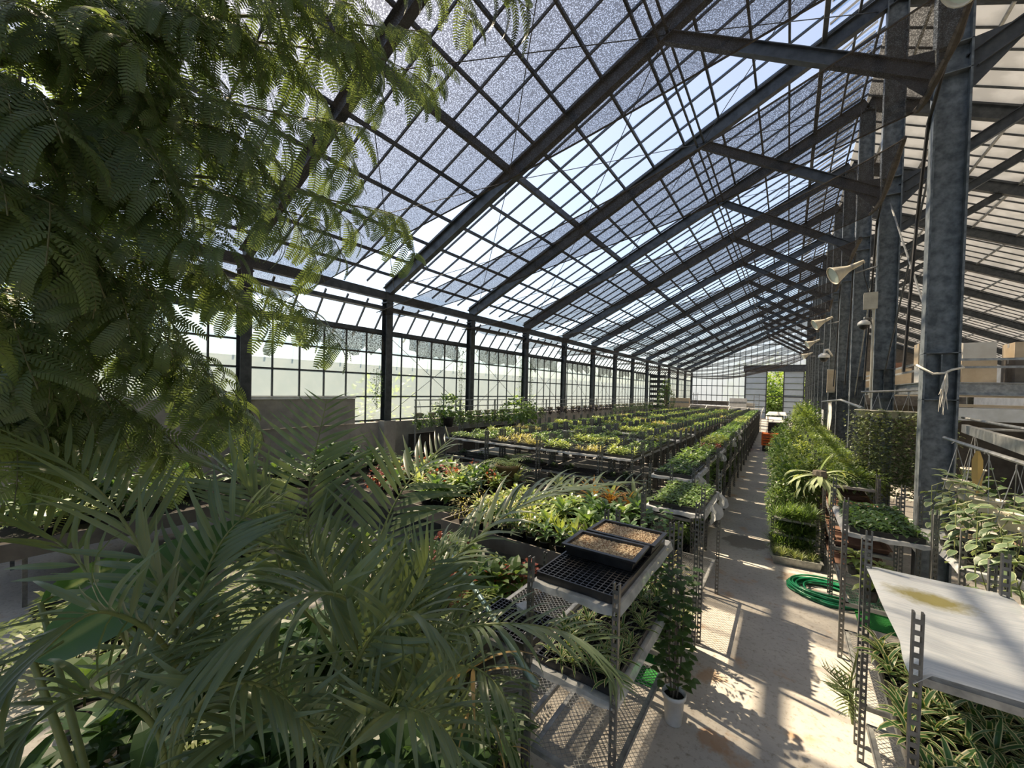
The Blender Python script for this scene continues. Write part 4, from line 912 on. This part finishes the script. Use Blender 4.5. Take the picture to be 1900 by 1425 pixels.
# trolleys of clipped box-like plants behind them
yy = 6.72; n = 0
HT = m_cloud(520, .3, .3, .16, .07, .045, 'lf_hedge', 31, inner=.5, zc=.08); HT2 = m_cloud(520, .3, .3, .16, .07, .045, 'lf_lime', 32, inner=.5, zc=.08)
while yy < 30:
    if n > 0:
        rack(.52, 1.15, yy, yy+1.24, [.3, .6, .9, 1.2] if n < 4 else [1.2], 1.45, f'trolley of clipped leafy plants under the columns, {ORD[n-1]} beyond the seedlings', fine=n < 4, film=(0,) if n > 4 else (), group=GR)
        if n < 3:
            for z in (.3, .6, .9):
                for hh in (0, 1): put('brown_tray', m_basin(.56, .5, .06, mats='brown'), None, (.835, yy+.33+hh*.58, z+.002), **T('terracotta coloured empty tray stacked on the shelves under the clipped plants', 'tray', 'stacked terracotta trays'))
        for hh in range(2):
            for ww in (0, 1):
                me = HT2 if (n == 2 and hh == 0) else HT
                put('clipped_plant', me, None, (.69+ww*.3, yy+.33+hh*.6, 1.21), R(0, 6.28), (.75, .95, 1+.15*(n > 6)), **T('dense clipped leafy plant on the trolley tops under the columns', 'plant', 'clipped plants under the columns'))
    else:
        rack(.52, 1.15, yy, yy+1.24, [.3, .62, .94], 1.4, 'trolley of shallow brown trays beside the staghorn fern', group=GR)
        for z in (.3, .62, .94):
            for hh in (0, 1): put('brown_tray', m_basin(.56, .5, .06, mats='brown'), None, (.835, yy+.33+hh*.58, z+.002), **T('terracotta coloured empty tray beside the staghorn fern', 'tray', 'terracotta trays by the fern'))
    yy += 1.36; n += 1
for k in range(7):
    potted('aisle_shrub', f'tall leafy shrub far along the columns, {ORD[k]} in line', 'shrub', (.6+.25*(k % 2), 19+k*1.9, .2), SH[k % 4], .16, .3, 'black', 1.5, lift=.5, group='tall shrubs along the columns')
# staghorn fern hung on the trolley post
o = thing('staghorn_fern', 'pale staghorn fern hung from the trolley post', 'fern', (.42, 7.5, 1.42)); r = random.Random(5)
put('root_ball', MB().lathe([(.001, -.08), (.08, -.06), (.1, 0), (.08, .07), (.001, .09)], 9).mesh('root_ball', 'bark'), o)
for i in range(11):
    az = 2.6+i*.42; d = pol(az, r.uniform(-.5, .5)); l = r.uniform(.35, .6)
    f = MB().blade((0, 0, 0), d, l, .065, r.uniform(.9, 1.8), 7, .1, 'strap').build('antler_frond', 'lf_pale', o, True)
    for q in (-1, 1):
        e = d*(l*.55)+Vector((0, 0, -.08)); MB().blade(e, d+Vector((-d.y, d.x, 0))*q*.7+Vector((0, 0, -.5)), l*.45, .035, 1.0, 4, .1, 'strap').build('antler_tip', 'lf_pale', f, True)
MB().blade((0, .02, .05), (.3, .1, 1), .34, .05, .5, 5, .1, 'strap').build('upright_frond', 'lf_lime', o, True)
# ------------------------------------------------------------------ things on the columns
def flood(x, y, z, s, label):
    o = thing('floodlight', label, 'lamp', (x, y, z), group='floodlights on the column row'); ax = Vector((-.80, -.22, -.42)).normalized(); b = -ax*.1
    MB().lathe([(.07*s, 0), (.10*s, .10*s), (.24*s, .42*s), (.255*s, .43*s), (.25*s, .45*s), (.23*s, .43*s), (.09*s, .11*s)], 20, b, ax).build('reflector', 'ivory', o, True)
    MB().lathe([(.001, .418*s), (.15*s, .421*s), (.236*s, .42*s)], 20, b, ax).build('lens', 'lens', o, True)
    MB().lathe([(.001, -.32*s), (.05*s, -.31*s), (.075*s, -.05*s), (.08*s, .02*s), (.001, .03*s)], 12, b, ax).build('housing', 'ivory', o, True)
    MB().tube([b-ax*.1*s, b+Vector((.1, 0, -.16))*s, Vector((XR0-x, YB-S+.1-y if y < 6 else -.1+min((c_-y for c_ in YC), key=abs), -.2))], .018*s, 6).build('bracket', 'post_steel', o)
    MB().tube([b-ax*.3*s, b+Vector((.25, 0, .05))*s, b+Vector((.28, .02, -.25))*s, Vector((XR0-x, .1, -.6))], .01, 5).build('cable', 'rubber', o)
flood(1.2, 4.5, 5.95, .8, 'big cream floodlight overhead beside the rope-tied column')
for k, y in enumerate((11.8, 19.5, 26.8, 34.6)): flood(1.0, y, 5.52, .85, f'cream floodlight on the column row, {ORD[k]} above the aisle')
def dome(x, y, z, s, label, arm):
    o = thing('dome_camera', label, 'camera', (x, y, z))
    MB().lathe([(.001, .09*s), (.05*s, .085*s), (.1*s, .04*s), (.11*s, -.01*s), (.1*s, -.02*s)], 18).build('cover', 'white', o, True)
    MB().lathe([(.085*s, -.02*s), (.08*s, -.06*s), (.045*s, -.1*s), (.001, -.11*s)], 18).build('bubble', 'black', o, True)
    MB().tube(arm, [.02*s]*len(arm), 8).build('arm', 'white' if s > 1.2 else 'zinc', o, True)
dome(1.25, 10.95, 4.13, 1.0, 'dome camera with dark bubble below the junction box', [(0, 0, .08), (0, 0, .14), (.16, .05, .1)])
dome(1.2, 21.4, 4.3, 1.9, 'white dome camera on a curved arm further along the columns', [(0, 0, .16), (.02, 0, .3), (.14, .2, .34), (.32, .7, .1)])
o = thing('junction_box', 'grey junction box on the second aisle column', 'box', (1.33, 10.93, 4.6)); MB().box(-.1, .1, -.06, .06, -.16, .16).build('housing', 'ivory', o); MB().box(-.11, .11, -.075, -.061, -.17, .17).build('lid', 'ivory', o); MB().tube([(.06, 0, -.16), (.06, 0, -2.0)], .022, 7).build('conduit', 'ivory', o)
o = thing('junction_box', 'weathered tan cabinet low on a far aisle column', 'box', (1.5, 21.97, 3.3)); MB().box(-.13, .13, -.1, .1, -.5, .5).build('housing', 'ivory', o); MB().box(-.14, .14, -.12, -.101, -.45, .45).build('lid', 'card', o)
o = thing('rope', 'frayed white rope tied round the thick column', 'rope', (XM, YB, 2.96)); w = .185
MB().tube([(-w, .11, .1), (-w, -.12, .05), (-.08, -.125, -.03), (.02, -.125, -.02), (.08, -.13, .02), (w, -.12, .05), (w, .11, .12)], .014, 7).build('loop', 'rope', o, True)
for i in range(13):
    r = random.Random(i); x = .02+r.uniform(-.03, .03); l = r.uniform(.25, .56); MB().tube([(.04, -.14, 0), (x, -.145+r.uniform(-.01, .01), -.2), (x+r.uniform(-.04, .04), -.14+r.uniform(-.02, .02), -l)], [.008, .007, .003], 5).build('strand', 'rope', o)
for (a, b, m_) in (((XM, YB+S, 6.6), (XM, YB+.1, 3.3), 'zinc'), ((XM, YB+.1, 6.7), (XM, YB+S, 3.0), 'dark_steel'), ((XM-.1, YB+S, 6.6), (XM-.05, YB+2*S, 2.6), 'zinc')):
    MB().tube([a, b], .014, 6).build('brace_rod', m_, **T({'zinc': 'pale diagonal brace rod between aisle columns', 'dark_steel': 'dark diagonal brace rod with turnbuckle between aisle columns'}[m_]+(' further along' if a[1] > 9 and b[1] > 12 else ''), 'rod'))
for k in range(4):
    y = YB+.35+k*S; MB().tube([(XR0-.05, y-1.1, 6.5), (XR0-.02, y-.3, 6.25), (XR0+.02, y+.3, 5.2), (XR0-.04, y+.4, 3.0)], .02, 6).build('cable_bundle', 'rubber', **T(f'black cable bundle sagging down column {ORD[k]} from the rope', 'cable', 'cable bundles on the columns'))
# ------------------------------------------------------------------ hanging vines between the first two columns
def hanger(o, z, r_, m_='zinc'):
    for q in range(3):
        a = q*2.094+.4; MB().tube([(r_*math.cos(a), r_*math.sin(a), 0), (0, 0, z-.05)], .0035, 4).build('hanger_wire', m_, o)
    MB().tube([(0, 0, z-.06), (0, 0, z-.03), (.02, 0, z), (.04, 0, z-.02)], .005, 5).build('hook', m_, o)
mb = MB().tube([(1.02, 8.95, 2.70), (1.98, 8.7, 2.76)], .018, 7).build('hanging_rail', 'zinc', **T('grey rail carrying the trailing vine pots', 'rail'))
leafm('lf_vine', (.13, .18, .08), (.32, .37, .19), trans=.3)
def m_vine(n, w, h, seed, L=.045, Wd=.032, m_='lf_vine'):
    r = random.Random(seed); mb = MB()
    for i in range(n):
        t = r.random()**.8; x = r.gauss(0, w*.42)*(1-.3*t); y = r.gauss(0, w*.35)*(1-.3*t); a = r.uniform(0, 6.28)
        mb.blade((x, y, .14-t*h*(1-.5*abs(x)/w)), (math.cos(a), math.sin(a), r.uniform(-.6, .5)), L*r.uniform(.7, 1.3), Wd*r.uniform(.7, 1.2), .7, 2, .2, 'ovate')
    for q in range(7): mb.tube([(r.uniform(-w, w)*.4, r.uniform(-w, w)*.3, .1), (r.uniform(-w, w)*.4, r.uniform(-w, w)*.3, -h*.5), (r.uniform(-w, w)*.4, 0, -h*r.uniform(.7, 1))], .003, 3, m=1)
    return mb.mesh('trailing_foliage', [m_, 'twig'])
VN = [m_vine(1100, .3, 1.45, s, .055, .042) for s in range(3)]
HP = m_pot(.11, .12, 'ivory')
for k in range(6):
    t = k/5; o = thing('hanging_vine', f'trailing small leaved vine in a hanging pot beside the thick column, {ORD[k]} on its rail', 'plant', (1.06+.86*t, 8.95-.25*t, 2.28), R(0, 6), group='trailing vines on the rail'); put('pot', HP, o); put('trailing_foliage', VN[k % 3], o, scale=R(.9, 1.15)); hanger(o, .45, .11)
# fabric wrapped rail, further along
MB().tube([at(1525, 745, X=1.3), at(1560, 742, X=1.3), at(1600, 757, X=1.3)], .03, 7).build('wrapped_rail', 'zinc', **T('pale rail with cloth thrown over it between far columns', 'rail'))
mb = MB(); p = at(1540, 750, X=1.3); g = [(p.x+.03*math.sin(i*1.8+j), p.y+(i-4)*.14*(1-.08*j), p.z+.08-.28*j+(.05*math.sin(i*2.)) ) for i in range(9) for j in range(7)]
mb.add(g, [(i*7+j, (i+1)*7+j, (i+1)*7+j+1, i*7+j+1) for i in range(8) for j in range(6)]); mb.build('draped_cloth', 'rope', smooth=True, **T('cream cloth draped over the pale rail', 'cloth'))
for k, (x, w) in enumerate(((1506, .5), (1517, .4), (1526, .4))):
    p = at(x, 760, X=1.25); mb = MB(); g = [(p.x+.03*math.sin(i*2), p.y+(i-3)*w/3, p.z-.3*j) for i in range(7) for j in range(5)]; mb.add(g, [(i*5+j, (i+1)*5+j, (i+1)*5+j+1, i*5+j+1) for i in range(6) for j in range(4)]); mb.build('plastic_curtain', 'film', smooth=True, **T(f'strip of milky plastic hanging between far columns, {ORD[k]} from the door', 'plastic sheet'))
# ------------------------------------------------------------------ store deck with boxes
o = thing('store_deck', 'raised storage deck behind the columns with a steel rail', 'platform', (4.6, 13, 0)); mb = MB()
MB().box(-2.75, 4.5, -3.9, 9, 2.72, 2.88).build('deck_floor', 'foam', o); MB().ibeam((-2.75, -3.95, 2.78), (4.5, -3.95, 2.78), .1, .2).build('edge_beam', 'zinc', o); MB().ibeam((-2.8, -3.9, 2.78), (-2.8, 9, 2.78), .1, .2).build('edge_beam', 'zinc', o)
MB().box(-2.6, 4.4, -4.3, -3.9, 2.5, 2.54).build('ledge_board', 'card', o); MB().box(-2.6, 4.4, -4.3, -4.27, 2.3, 2.49).build('fascia_board', 'white', o)
for z in (3.12, 3.24): MB().beam((-2.7, -3.85, z), (4.5, -3.85, z), .035, .035).build('guard_rail', 'zinc', o); MB().beam((-2.7, -3.85, z), (-2.7, 9, z), .035, .035).build('guard_rail', 'zinc', o)
for x in (-2.7, -1.0, .75, 2.6, 4.4): MB().box(x-.025, x+.025, -3.875, -3.825, 2.7, 3.26).build('rail_post', 'zinc', o)
for x in (-2.6, .9, 4.3):
    for y in (-3.6, 2, 8.6): MB().box(x-.07, x+.07, y-.07, y+.07, 0, 2.72).build('leg', 'steel', o)
MB().box(-2.7, 4.4, 3.5, 3.6, 0, 2.4).build('back_panel', 'board', o)
def carton(x, y, z, w, d, h, m_, label, rz=0, group='cartons on the store deck'):
    h *= .61; c = thing('carton', label, 'box', (x, y, z), rz, group); MB().box(-w/2, w/2, -d/2, d/2, 0, h).build('body', m_, c); MB().box(-w/2-.003, w/2+.003, -.03, .03, h-.06, h+.003).build('tape', 'film' if m_ != 'card_red' else 'card', c)
    for s in (-1, 1): MB().box(-w/2, w/2, s*d/4-d/4+.004, s*d/4+d/4-.004, h, h+.006).build('flap', m_, c)
z0 = 2.885; HS = .62
carton(2.05, 9.75, z0, .42, .4, .5, 'foam', 'cream crate at the deck corner, lower one'); carton(2.03, 9.75, z0+.51*HS, .42, .3, .58, 'card', 'tall tan board crate on the deck corner')
carton(2.5, 9.7, z0, .38, .4, .62, 'card', 'tan carton beside the deck corner crates'); carton(2.5, 9.7, z0+.63*HS, .36, .38, .42, 'foam', 'cream carton stacked beside the deck corner')
carton(3.15, 9.75, z0, .55, .5, .62, 'board', 'grey board box behind the guard rail'); carton(3.12, 9.75, z0+.63*HS, .5, .45, .4, 'card', 'tan carton on the grey box')
for k, (x, zz, w, h, m_) in enumerate(((3.72, 0, .6, .42, 'foam'), (3.72, .43, .58, .24, 'card'), (3.6, .68, .34, .27, 'foam'), (3.93, .68, .3, .27, 'foam'), (3.6, .96, .34, .26, 'foam'), (3.92, .96, .3, .26, 'card'), (4.55, 0, .8, .32, 'card_red'), (4.6, .33, .85, .3, 'card_red'), (4.62, .64, .8, .32, 'card_red'), (5.3, .0, .6, .62, 'card_red'), (5.35, .64, .6, .36, 'card_red'), (4.25, .97, .34, .3, 'card'))):
    carton(x, 9.78, z0+zz*HS, w, .55, h, m_, f'{ {"foam": "pale cream", "card": "tan", "card_red": "red brown"}[m_]} carton in the deck stack, {ORD[k]} counting from the grey box')
for k, (x, y, h, m_) in enumerate(((2.1, 13.2, .7, 'card'), (2.1, 13.9, 1.0, 'card_red'), (2.2, 14.8, .8, 'card_red'), (2.1, 17, .9, 'card'))): carton(x, y, z0, .5, .55, h, m_, f'carton along the deck edge, {ORD[k]} seen between the columns')
o = thing('hammock', 'blue cloth hammock slung under the store roof', 'hammock', (5.2, 13, 3.6))
g = [(u*2.4-.2, .3*math.sin(math.pi*u)*(v-.5)*3, 1.35*(1-u)**1.3*0+1.3*u*u*1.0-.2*math.sin(math.pi*v)*math.sin(math.pi*u)) for u in [i/12 for i in range(13)] for v in [j/6 for j in range(7)]]
mb = MB(); mb.add(g, [(i*7+j, (i+1)*7+j, (i+1)*7+j+1, i*7+j+1) for i in range(12) for j in range(6)]); mb.build('cloth', 'blue', o, True); MB().tube([(2.2, 0, 1.3), (3.0, 0, 2.3)], .01, 5).build('sling', 'rope', o)
# hanging rails and hoya baskets in front of the deck
pa, pb = at(1752, 812, z=2.17), at(1925, 868, z=2.17)
MB().tube([pa, pb], .017, 7).build('hanging_rail', 'zinc', **T('galvanised rail carrying the pale leaved baskets', 'rail'))
pc, pd = at(1790, 795, z=2.28), at(1925, 838, z=2.28)
MB().beam(pc, pd, .05, .09).build('roof_channel', 'zinc', **T('galvanised channel above the basket rail', 'beam'))
MB().tube([at(1786, 775, z=2.38), at(1925, 800, z=2.38)], .015, 6).build('hanging_rail', 'zinc', **T('thin pale rail in front of the deck edge', 'rail'))
hoya = []
for s in range(3):
    r = random.Random(70+s); mb = MB()
    for i in range(30):
        a = r.uniform(0, 6.28); t = r.random(); rr = .09+.2*t
        mb.blade((math.cos(a)*rr*.6, math.sin(a)*rr*.6, .16-.55*t*t+r.uniform(-.03, .06)), (math.cos(a), math.sin(a), .6-1.3*t), r.uniform(.10, .15), r.uniform(.055, .08), .6, 4, .25, 'paddle')
    for q in range(6):
        a = q*1.05; mb.tube([(.05*math.cos(a), .05*math.sin(a), .1), (.18*math.cos(a), .18*math.sin(a), .02), (.2*math.cos(a+.3), .2*math.sin(a+.3), -.35), (.17*math.cos(a), .17*math.sin(a), -.6)], .004, 4, m=1)
        for w in range(5): mb.blade((.19*math.cos(a+.1*w), .19*math.sin(a+.1*w), -.05-.11*w), pol(a+(w % 2)*2-1, -.2), .12, .065, .5, 4, .25, 'paddle')
    hoya.append(mb.mesh('hanging_foliage', ['lf_hoya', 'stalk']))
for k, t in enumerate((.22, .42, .62, .86, 1.05)):
    p = pa.lerp(pb, t); o = thing('hanging_basket', f'white basket of pale edged fleshy leaves, {ORD[k]} along the galvanised rail from the column', 'plant', (p.x, p.y, p.z-.50), R(0, 6), group='baskets on the galvanised rail'); put('pot', HP, o, scale=(.85, .85, .9)); put('hanging_foliage', hoya[k % 3], o, scale=.95); hanger(o, .5, .11)
MB().blade((0, 0, 0), (0, 0, -1), .42, .07, .2, 5, .2, 'strap', up=(0, 1, 0)).build('dry_leaf', 'lf_dry', loc=pa.lerp(pb, .5)-Vector((0, 0, .02)), **T('dried yellow leaf hanging between the baskets', 'leaf'))
for k in range(7):
    o = thing('cactus_vine', f'dull green trailing plant in the shade under the deck, {ORD[k]} from the column', 'plant', (2.0+k*.33, 7.4+R(-.3, .3), R(1.3, 1.9)), group='trailing plants under the deck'); put('pot', HP, o); put('trailing_foliage', m_vine(130, .28, .8, 300+k, .11, .06, 'lf_dark'), o); hanger(o, 2.25-o.location.z, .11)
MB().tube([(1.9, 7.4, 2.25), (4.3, 7.4, 2.25)], .017, 6).build('hanging_rail', 'zinc', **T('rail for trailing plants in the shade under the deck', 'rail'))
rack(1.2, 1.83, 4.72, 5.98, [.4, 1.22], 1.56, 'trolley with a grid tray next to the thick column', wires=(0,), film=(1,), group=GR)
tray(.5, .62, (1.48, 5.1, 1.226), 'empty black grid tray next to the thick column')
o = thing('seed_tray', 'black tray of reddish soil mix beside the grid tray', 'tray', (1.56, 5.62, 1.226)); put('tray_body', m_basin(.46, .34, .08), o); MB().box(-.21, .21, -.15, .15, .02, .065).build('soil_mix', 'seedmix', o)
for k, (x, y) in enumerate(((1.35, 4.95), (1.5, 5.3), (1.4, 5.6))): potted('spiky_plant', f'spiky green plant under the grid tray, {ORD[k]} one', 'plant', (x, y, .4), m_rosette(20, .3, .035, (.2, 1.4), 1.0, 'lf_mid', 400+k, 4), .1, .14, 'black', 1)
rack(1.25, 1.85, 2.6, 3.9, [.5, 1.05], 1.2, 'low trolley behind the fleece', film=(1,), group=GR)
# ------------------------------------------------------------------ baskets along the garden wall
XB = -8.9
for z in (2.22, 2.02): MB().tube([(XB, 7.8, z), (XB, 33, z-.12)], .018, 6).build('basket_rail', 'zinc', **T(f'{"upper" if z > 2.1 else "lower"} pale rail of the hanging baskets by the garden wall', 'rail'))
y = 7.85; k = 0
while y < 33:
    MB().box(XB-.02, XB+.02, y-.02, y+.02, 0, 2.24-.0045*(y-7.8)).build('rail_post', 'zinc', **T(f'slim grey post of the basket rail, {ORD[k % 16]} from the column footing', 'post', 'posts of the basket rail')); y += 1.9; k += 1
BV = [m_vine(150, .3, .5, 500+s, .10, .07, 'lf_mid') for s in range(3)]; BD = [m_vine(130, .3, .35, 510+s, .10, .06, 'lf_purple') for s in range(2)]; BG = [m_vine(140, .3, .6, 520+s, .08, .05, 'lf_dark') for s in range(2)]
y = 8.0; k = 0
while y < 32.5:
    dk = y > 14.2; nm = 'dark purple leaved basket' if 14.2 < y < 24 else 'dull green trailing basket' if y >= 24 else 'leafy green hanging basket'
    o = thing('hanging_basket', f'{nm} on the wall rail, {ORD[k]} along' if k < 16 else f'{nm} far along the wall rail', 'plant', (XB+.03*(k % 2), y, 1.72), R(0, 6), group='baskets on the wall rail'); put('pot', HP, o); put('trailing_foliage', rnd.choice(BD if 14.2 < y < 24 else BG if y >= 24 else BV), o); hanger(o, .48, .11)
    y += .45 if y < 14 else .75; k += 1
for k, (x, y, s) in enumerate(((-8.3, 12.2, 1.15), (-8.4, 13.3, .9), (-8.6, 8.9, .8))): potted('leafy_bush', f'big broad leaved bush by the basket rail, {ORD[k]} largest', 'shrub', (x, y, 1.0 if k < 2 else 1.4), m_cloud(260, .5, .55, .42, .16, .12, 'lf_mid', 600+k, inner=.5), .18, .3, 'black', s, lift=.3)
for k, (x, y) in enumerate(((-8.35, 12.25), (-8.45, 13.3), (-8.65, 8.9))): MB().box(x-.25, x+.25, y-.25, y+.25, 0, 1.0 if k < 2 else 1.4).build('plinth', 'board', **T(f'dark block carrying the leafy bush, {ORD[k]} one', 'plinth'))
# dark backing under the wall baskets
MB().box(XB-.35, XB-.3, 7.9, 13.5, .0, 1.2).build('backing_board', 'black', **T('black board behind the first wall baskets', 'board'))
# climbing plants on the wall
for k, (y, h, w) in enumerate(((10.5, 2.2, .3), (14.3, 2.4, .28), (15.2, 2.4, .3), (7.0, 1.2, .35))): put('wall_climber', m_vine(220, w, h, 700+k, .07, .05, 'lf_dark'), None, (XL+.12, y, 3.9 if k < 3 else 3.0), 0, (.35, 1, 1), **T(f'thin climber growing up the garden wall panes, {ORD[k]} one', 'plant'))
# plants outside against the glass
for k, (y, h) in enumerate(((1.2, 3.2), (3.0, 2.8), (8.8, 2.6), (9.8, 3.0), (13, 2.2), (19, 2.4))):
    o = thing('garden_bush', f'pale bush outside the garden wall, {ORD[k]} along', 'bush', (XL-2.6-.4*(k % 2), y, 0)); put('foliage', m_cloud(200, 1.1, 1.0, h/2, .3, .2, 'lf_outside', 800+k), o); MB().tube([(0, 0, 0), (0, 0, h*.6)], .06, 6).build('stem', 'bark', o)
mat('render_wall', (.60, .68, .71), (.52, .6, .62), 1.2, .9)
MB().box(XL-7, XL-6.7, -20, 60, 0, 3.6).build('wall_garden', 'render_wall', **STR)
# ------------------------------------------------------------------ far end
o = thing('shelf_stack', 'tall stack of black shelves at the far wall corner', 'shelf', (-9.0, 34.6, 0))
for i in range(9): MB().box(-.6, .6, -.5, .5, .5+i*.42, .74+i*.42).build('shelf', 'black', o)
for sx in (-1, 1): MB().box(sx*.6-.04, sx*.6+.04, -.52, -.46, 0, 4.3).build('upright', 'black', o)
o = thing('ivy_tower', 'tall column of ivy in front of the black shelves', 'plant', (-7.9, 32.6, 0)); put('foliage', m_cloud(900, .62, .6, 1.65, .16, .11, 'lf_mid', 41, inner=.75, zc=1.75), o); MB().tube([(0, 0, 0), (0, 0, 3.2)], .12, 8).build('support_pole', 'bark', o)
o = thing('pipe_frame', 'white pipe frame over the far end of the trolley field', 'frame', (0, 0, 0)); MB().tube([(-6.5, 34.5, 1.75), (-1.4, 33.8, 1.6)], .03, 6).build('top_pipe', 'white', o)
for x in (-6.4, -5.2, -3.6, -2.4, -1.45): MB().tube([(x, 34.2, 1.7), (x-.05, 33.9, 1.5), (x-.12, 33.8, 1.0), (x-.12, 33.8, 0)], .03, 6).build('hoop', 'white', o)
o = thing('plank_stack', 'stack of grey planks lying at the far gable', 'planks', (-6.2, 42, 0))
for i in range(4): MB().box(-2, 1.6, -.6, .6, .25+i*.45, .62+i*.45).build('plank_bundle', 'board' if i % 2 else 'concrete', o)
for i in (-1.5, 1.2): MB().box(i-.08, i+.08, -.6, .6, 0, .25).build('bearer', 'wood', o)
for k, (x, y, w, h, m_) in enumerate(((-3.6, 40, 1.3, 2.3, 'white'), (-2.9, 40.6, 1.0, 1.9, 'foam'), (-4.8, 40.5, 1.2, 1.3, 'wood'), (-8.0, 38, 1.6, 2.2, 'card'))):
    o = thing('board_crate', f'{ {"white": "white cabinet", "foam": "cream box", "wood": "brown crate", "card": "tan sack pile"}[m_]} standing near the far gable', 'crate', (x, y, 0)); MB().box(-w/2, w/2, -.3, .3, 0, h).build('body', m_, o)
    for i in range(3): MB().box(-w/2-.01, w/2+.01, -.32, -.3, h*(.1+i*.35), h*(.16+i*.35)).build('batten', 'zinc', o)
for k, x in enumerate((-7.0, -2.2)):
    o = thing('step_ladder', f'aluminium ladder leaning near the {["planks", "white cabinet"][k]}', 'ladder', (x, 39, 0))
    for s in (-.22, .22): MB().beam((s, 0, 0), (s*.8, .7, 2.7), .04, .07).build('stile', 'zinc', o)
    for i in range(8): t = (i+.7)/8.5; MB().beam((-.2, .7*t, 2.7*t), (.2, .7*t, 2.7*t), .03, .03).build('rung', 'zinc', o)
# cart by the door
o = thing('utility_cart', 'small utility cart with white canopy parked before the far door', 'cart', (-.42, 22.9, 0))
MB().add([(-.62, -.7, 1.72), (.62, -.7, 1.72), (.62, 1.0, 1.74), (-.62, 1.0, 1.74), (-.5, -.55, 1.82), (.5, -.55, 1.82), (.5, .85, 1.84), (-.5, .85, 1.84)], [(0, 3, 2, 1), (4, 5, 6, 7), (0, 1, 5, 4), (1, 2, 6, 5), (2, 3, 7, 6), (3, 0, 4, 7)]).build('canopy', 'white', o)
for sx in (-.52, .52):
    for sy in (-.55, .85): MB().tube([(sx, sy, .6), (sx, sy, 1.73)], .02, 6).build('canopy_post', 'rubber', o)
MB().box(-.55, .55, -.5, 1.1, .35, .62).build('chassis', 'black', o); MB().box(-.5, .5, .2, .7, .62, .85).build('seat', 'black', o); MB().box(-.5, .5, .68, .8, .8, 1.3).build('backrest', 'black', o)
for sx in (-.5, .5):
    for sy in (-.3, .85): put('wheel', MB().lathe([(.06, -.07), (.22, -.07), (.25, -.03), (.25, .03), (.22, .07), (.06, .07)], 16, axis=(1, 0, 0)).mesh('wheel', 'rubber', True), o, (sx, sy, .25))
o_ = o; o_.scale = (.68, .9, .98)
o = thing('orange_crate', 'orange plastic crate on the front of the cart', 'crate', (-.62, 22.05, .28))
for i in range(5): MB().box(-.33, .33, -.26, .26, i*.12, i*.12+.08).build('slat', 'orange', o)
for sx in (-.31, .31):
    for sy in (-.24, .24): MB().box(sx-.03, sx+.03, sy-.03, sy+.03, 0, .58).build('corner_post', 'orange', o)
MB().box(-.3, .3, -.23, .23, -.27, -.001).build('stand', 'black', o)
# garden seen through the door
for k, (x, y, h, w) in enumerate(((-2.6, 62, 5.5, 2.4), (.3, 64, 5.0, 2.6), (-1.0, 60, 3.2, 1.6), (-4.5, 66, 7.0, 2.8), (1.8, 70, 7.5, 3), (-2.0, 74, 8.5, 3.2))):
    o = thing('garden_tree', f'bright green bush in the garden beyond the far door, {ORD[k]} one', 'tree', (x, y, 0)); put('foliage', m_cloud(1100, w, w, h/2, .5, .3, 'lf_outside' if k != 2 else 'lf_mid', 900+k, inner=.6), o); MB().tube([(0, 0, 0), (0, 0, h*.6)], .15, 6).build('trunk', 'bark', o)
o = thing('garden_house', 'white house beyond the trees, seen through the far door', 'house', (1, 104, 0)); MB().box(-8, 8, 0, 6, 0, 11.5).build('wall', 'white', o)
for i in range(5):
    for z in (6.5, 9.2): MB().box(-6+i*2.6, -4.8+i*2.6, -.06, 0, z, z+1.3).build('window', 'black', o)
# ------------------------------------------------------------------ the plants nobody could count
for k, v in far_plants.items():
    if v: merge(KN[k][0]+'_mass', v, [KN[k][2], 'stalk'], kind='stuff', label=f'{KN[k][1]}s far down the trolley field', category='plants')
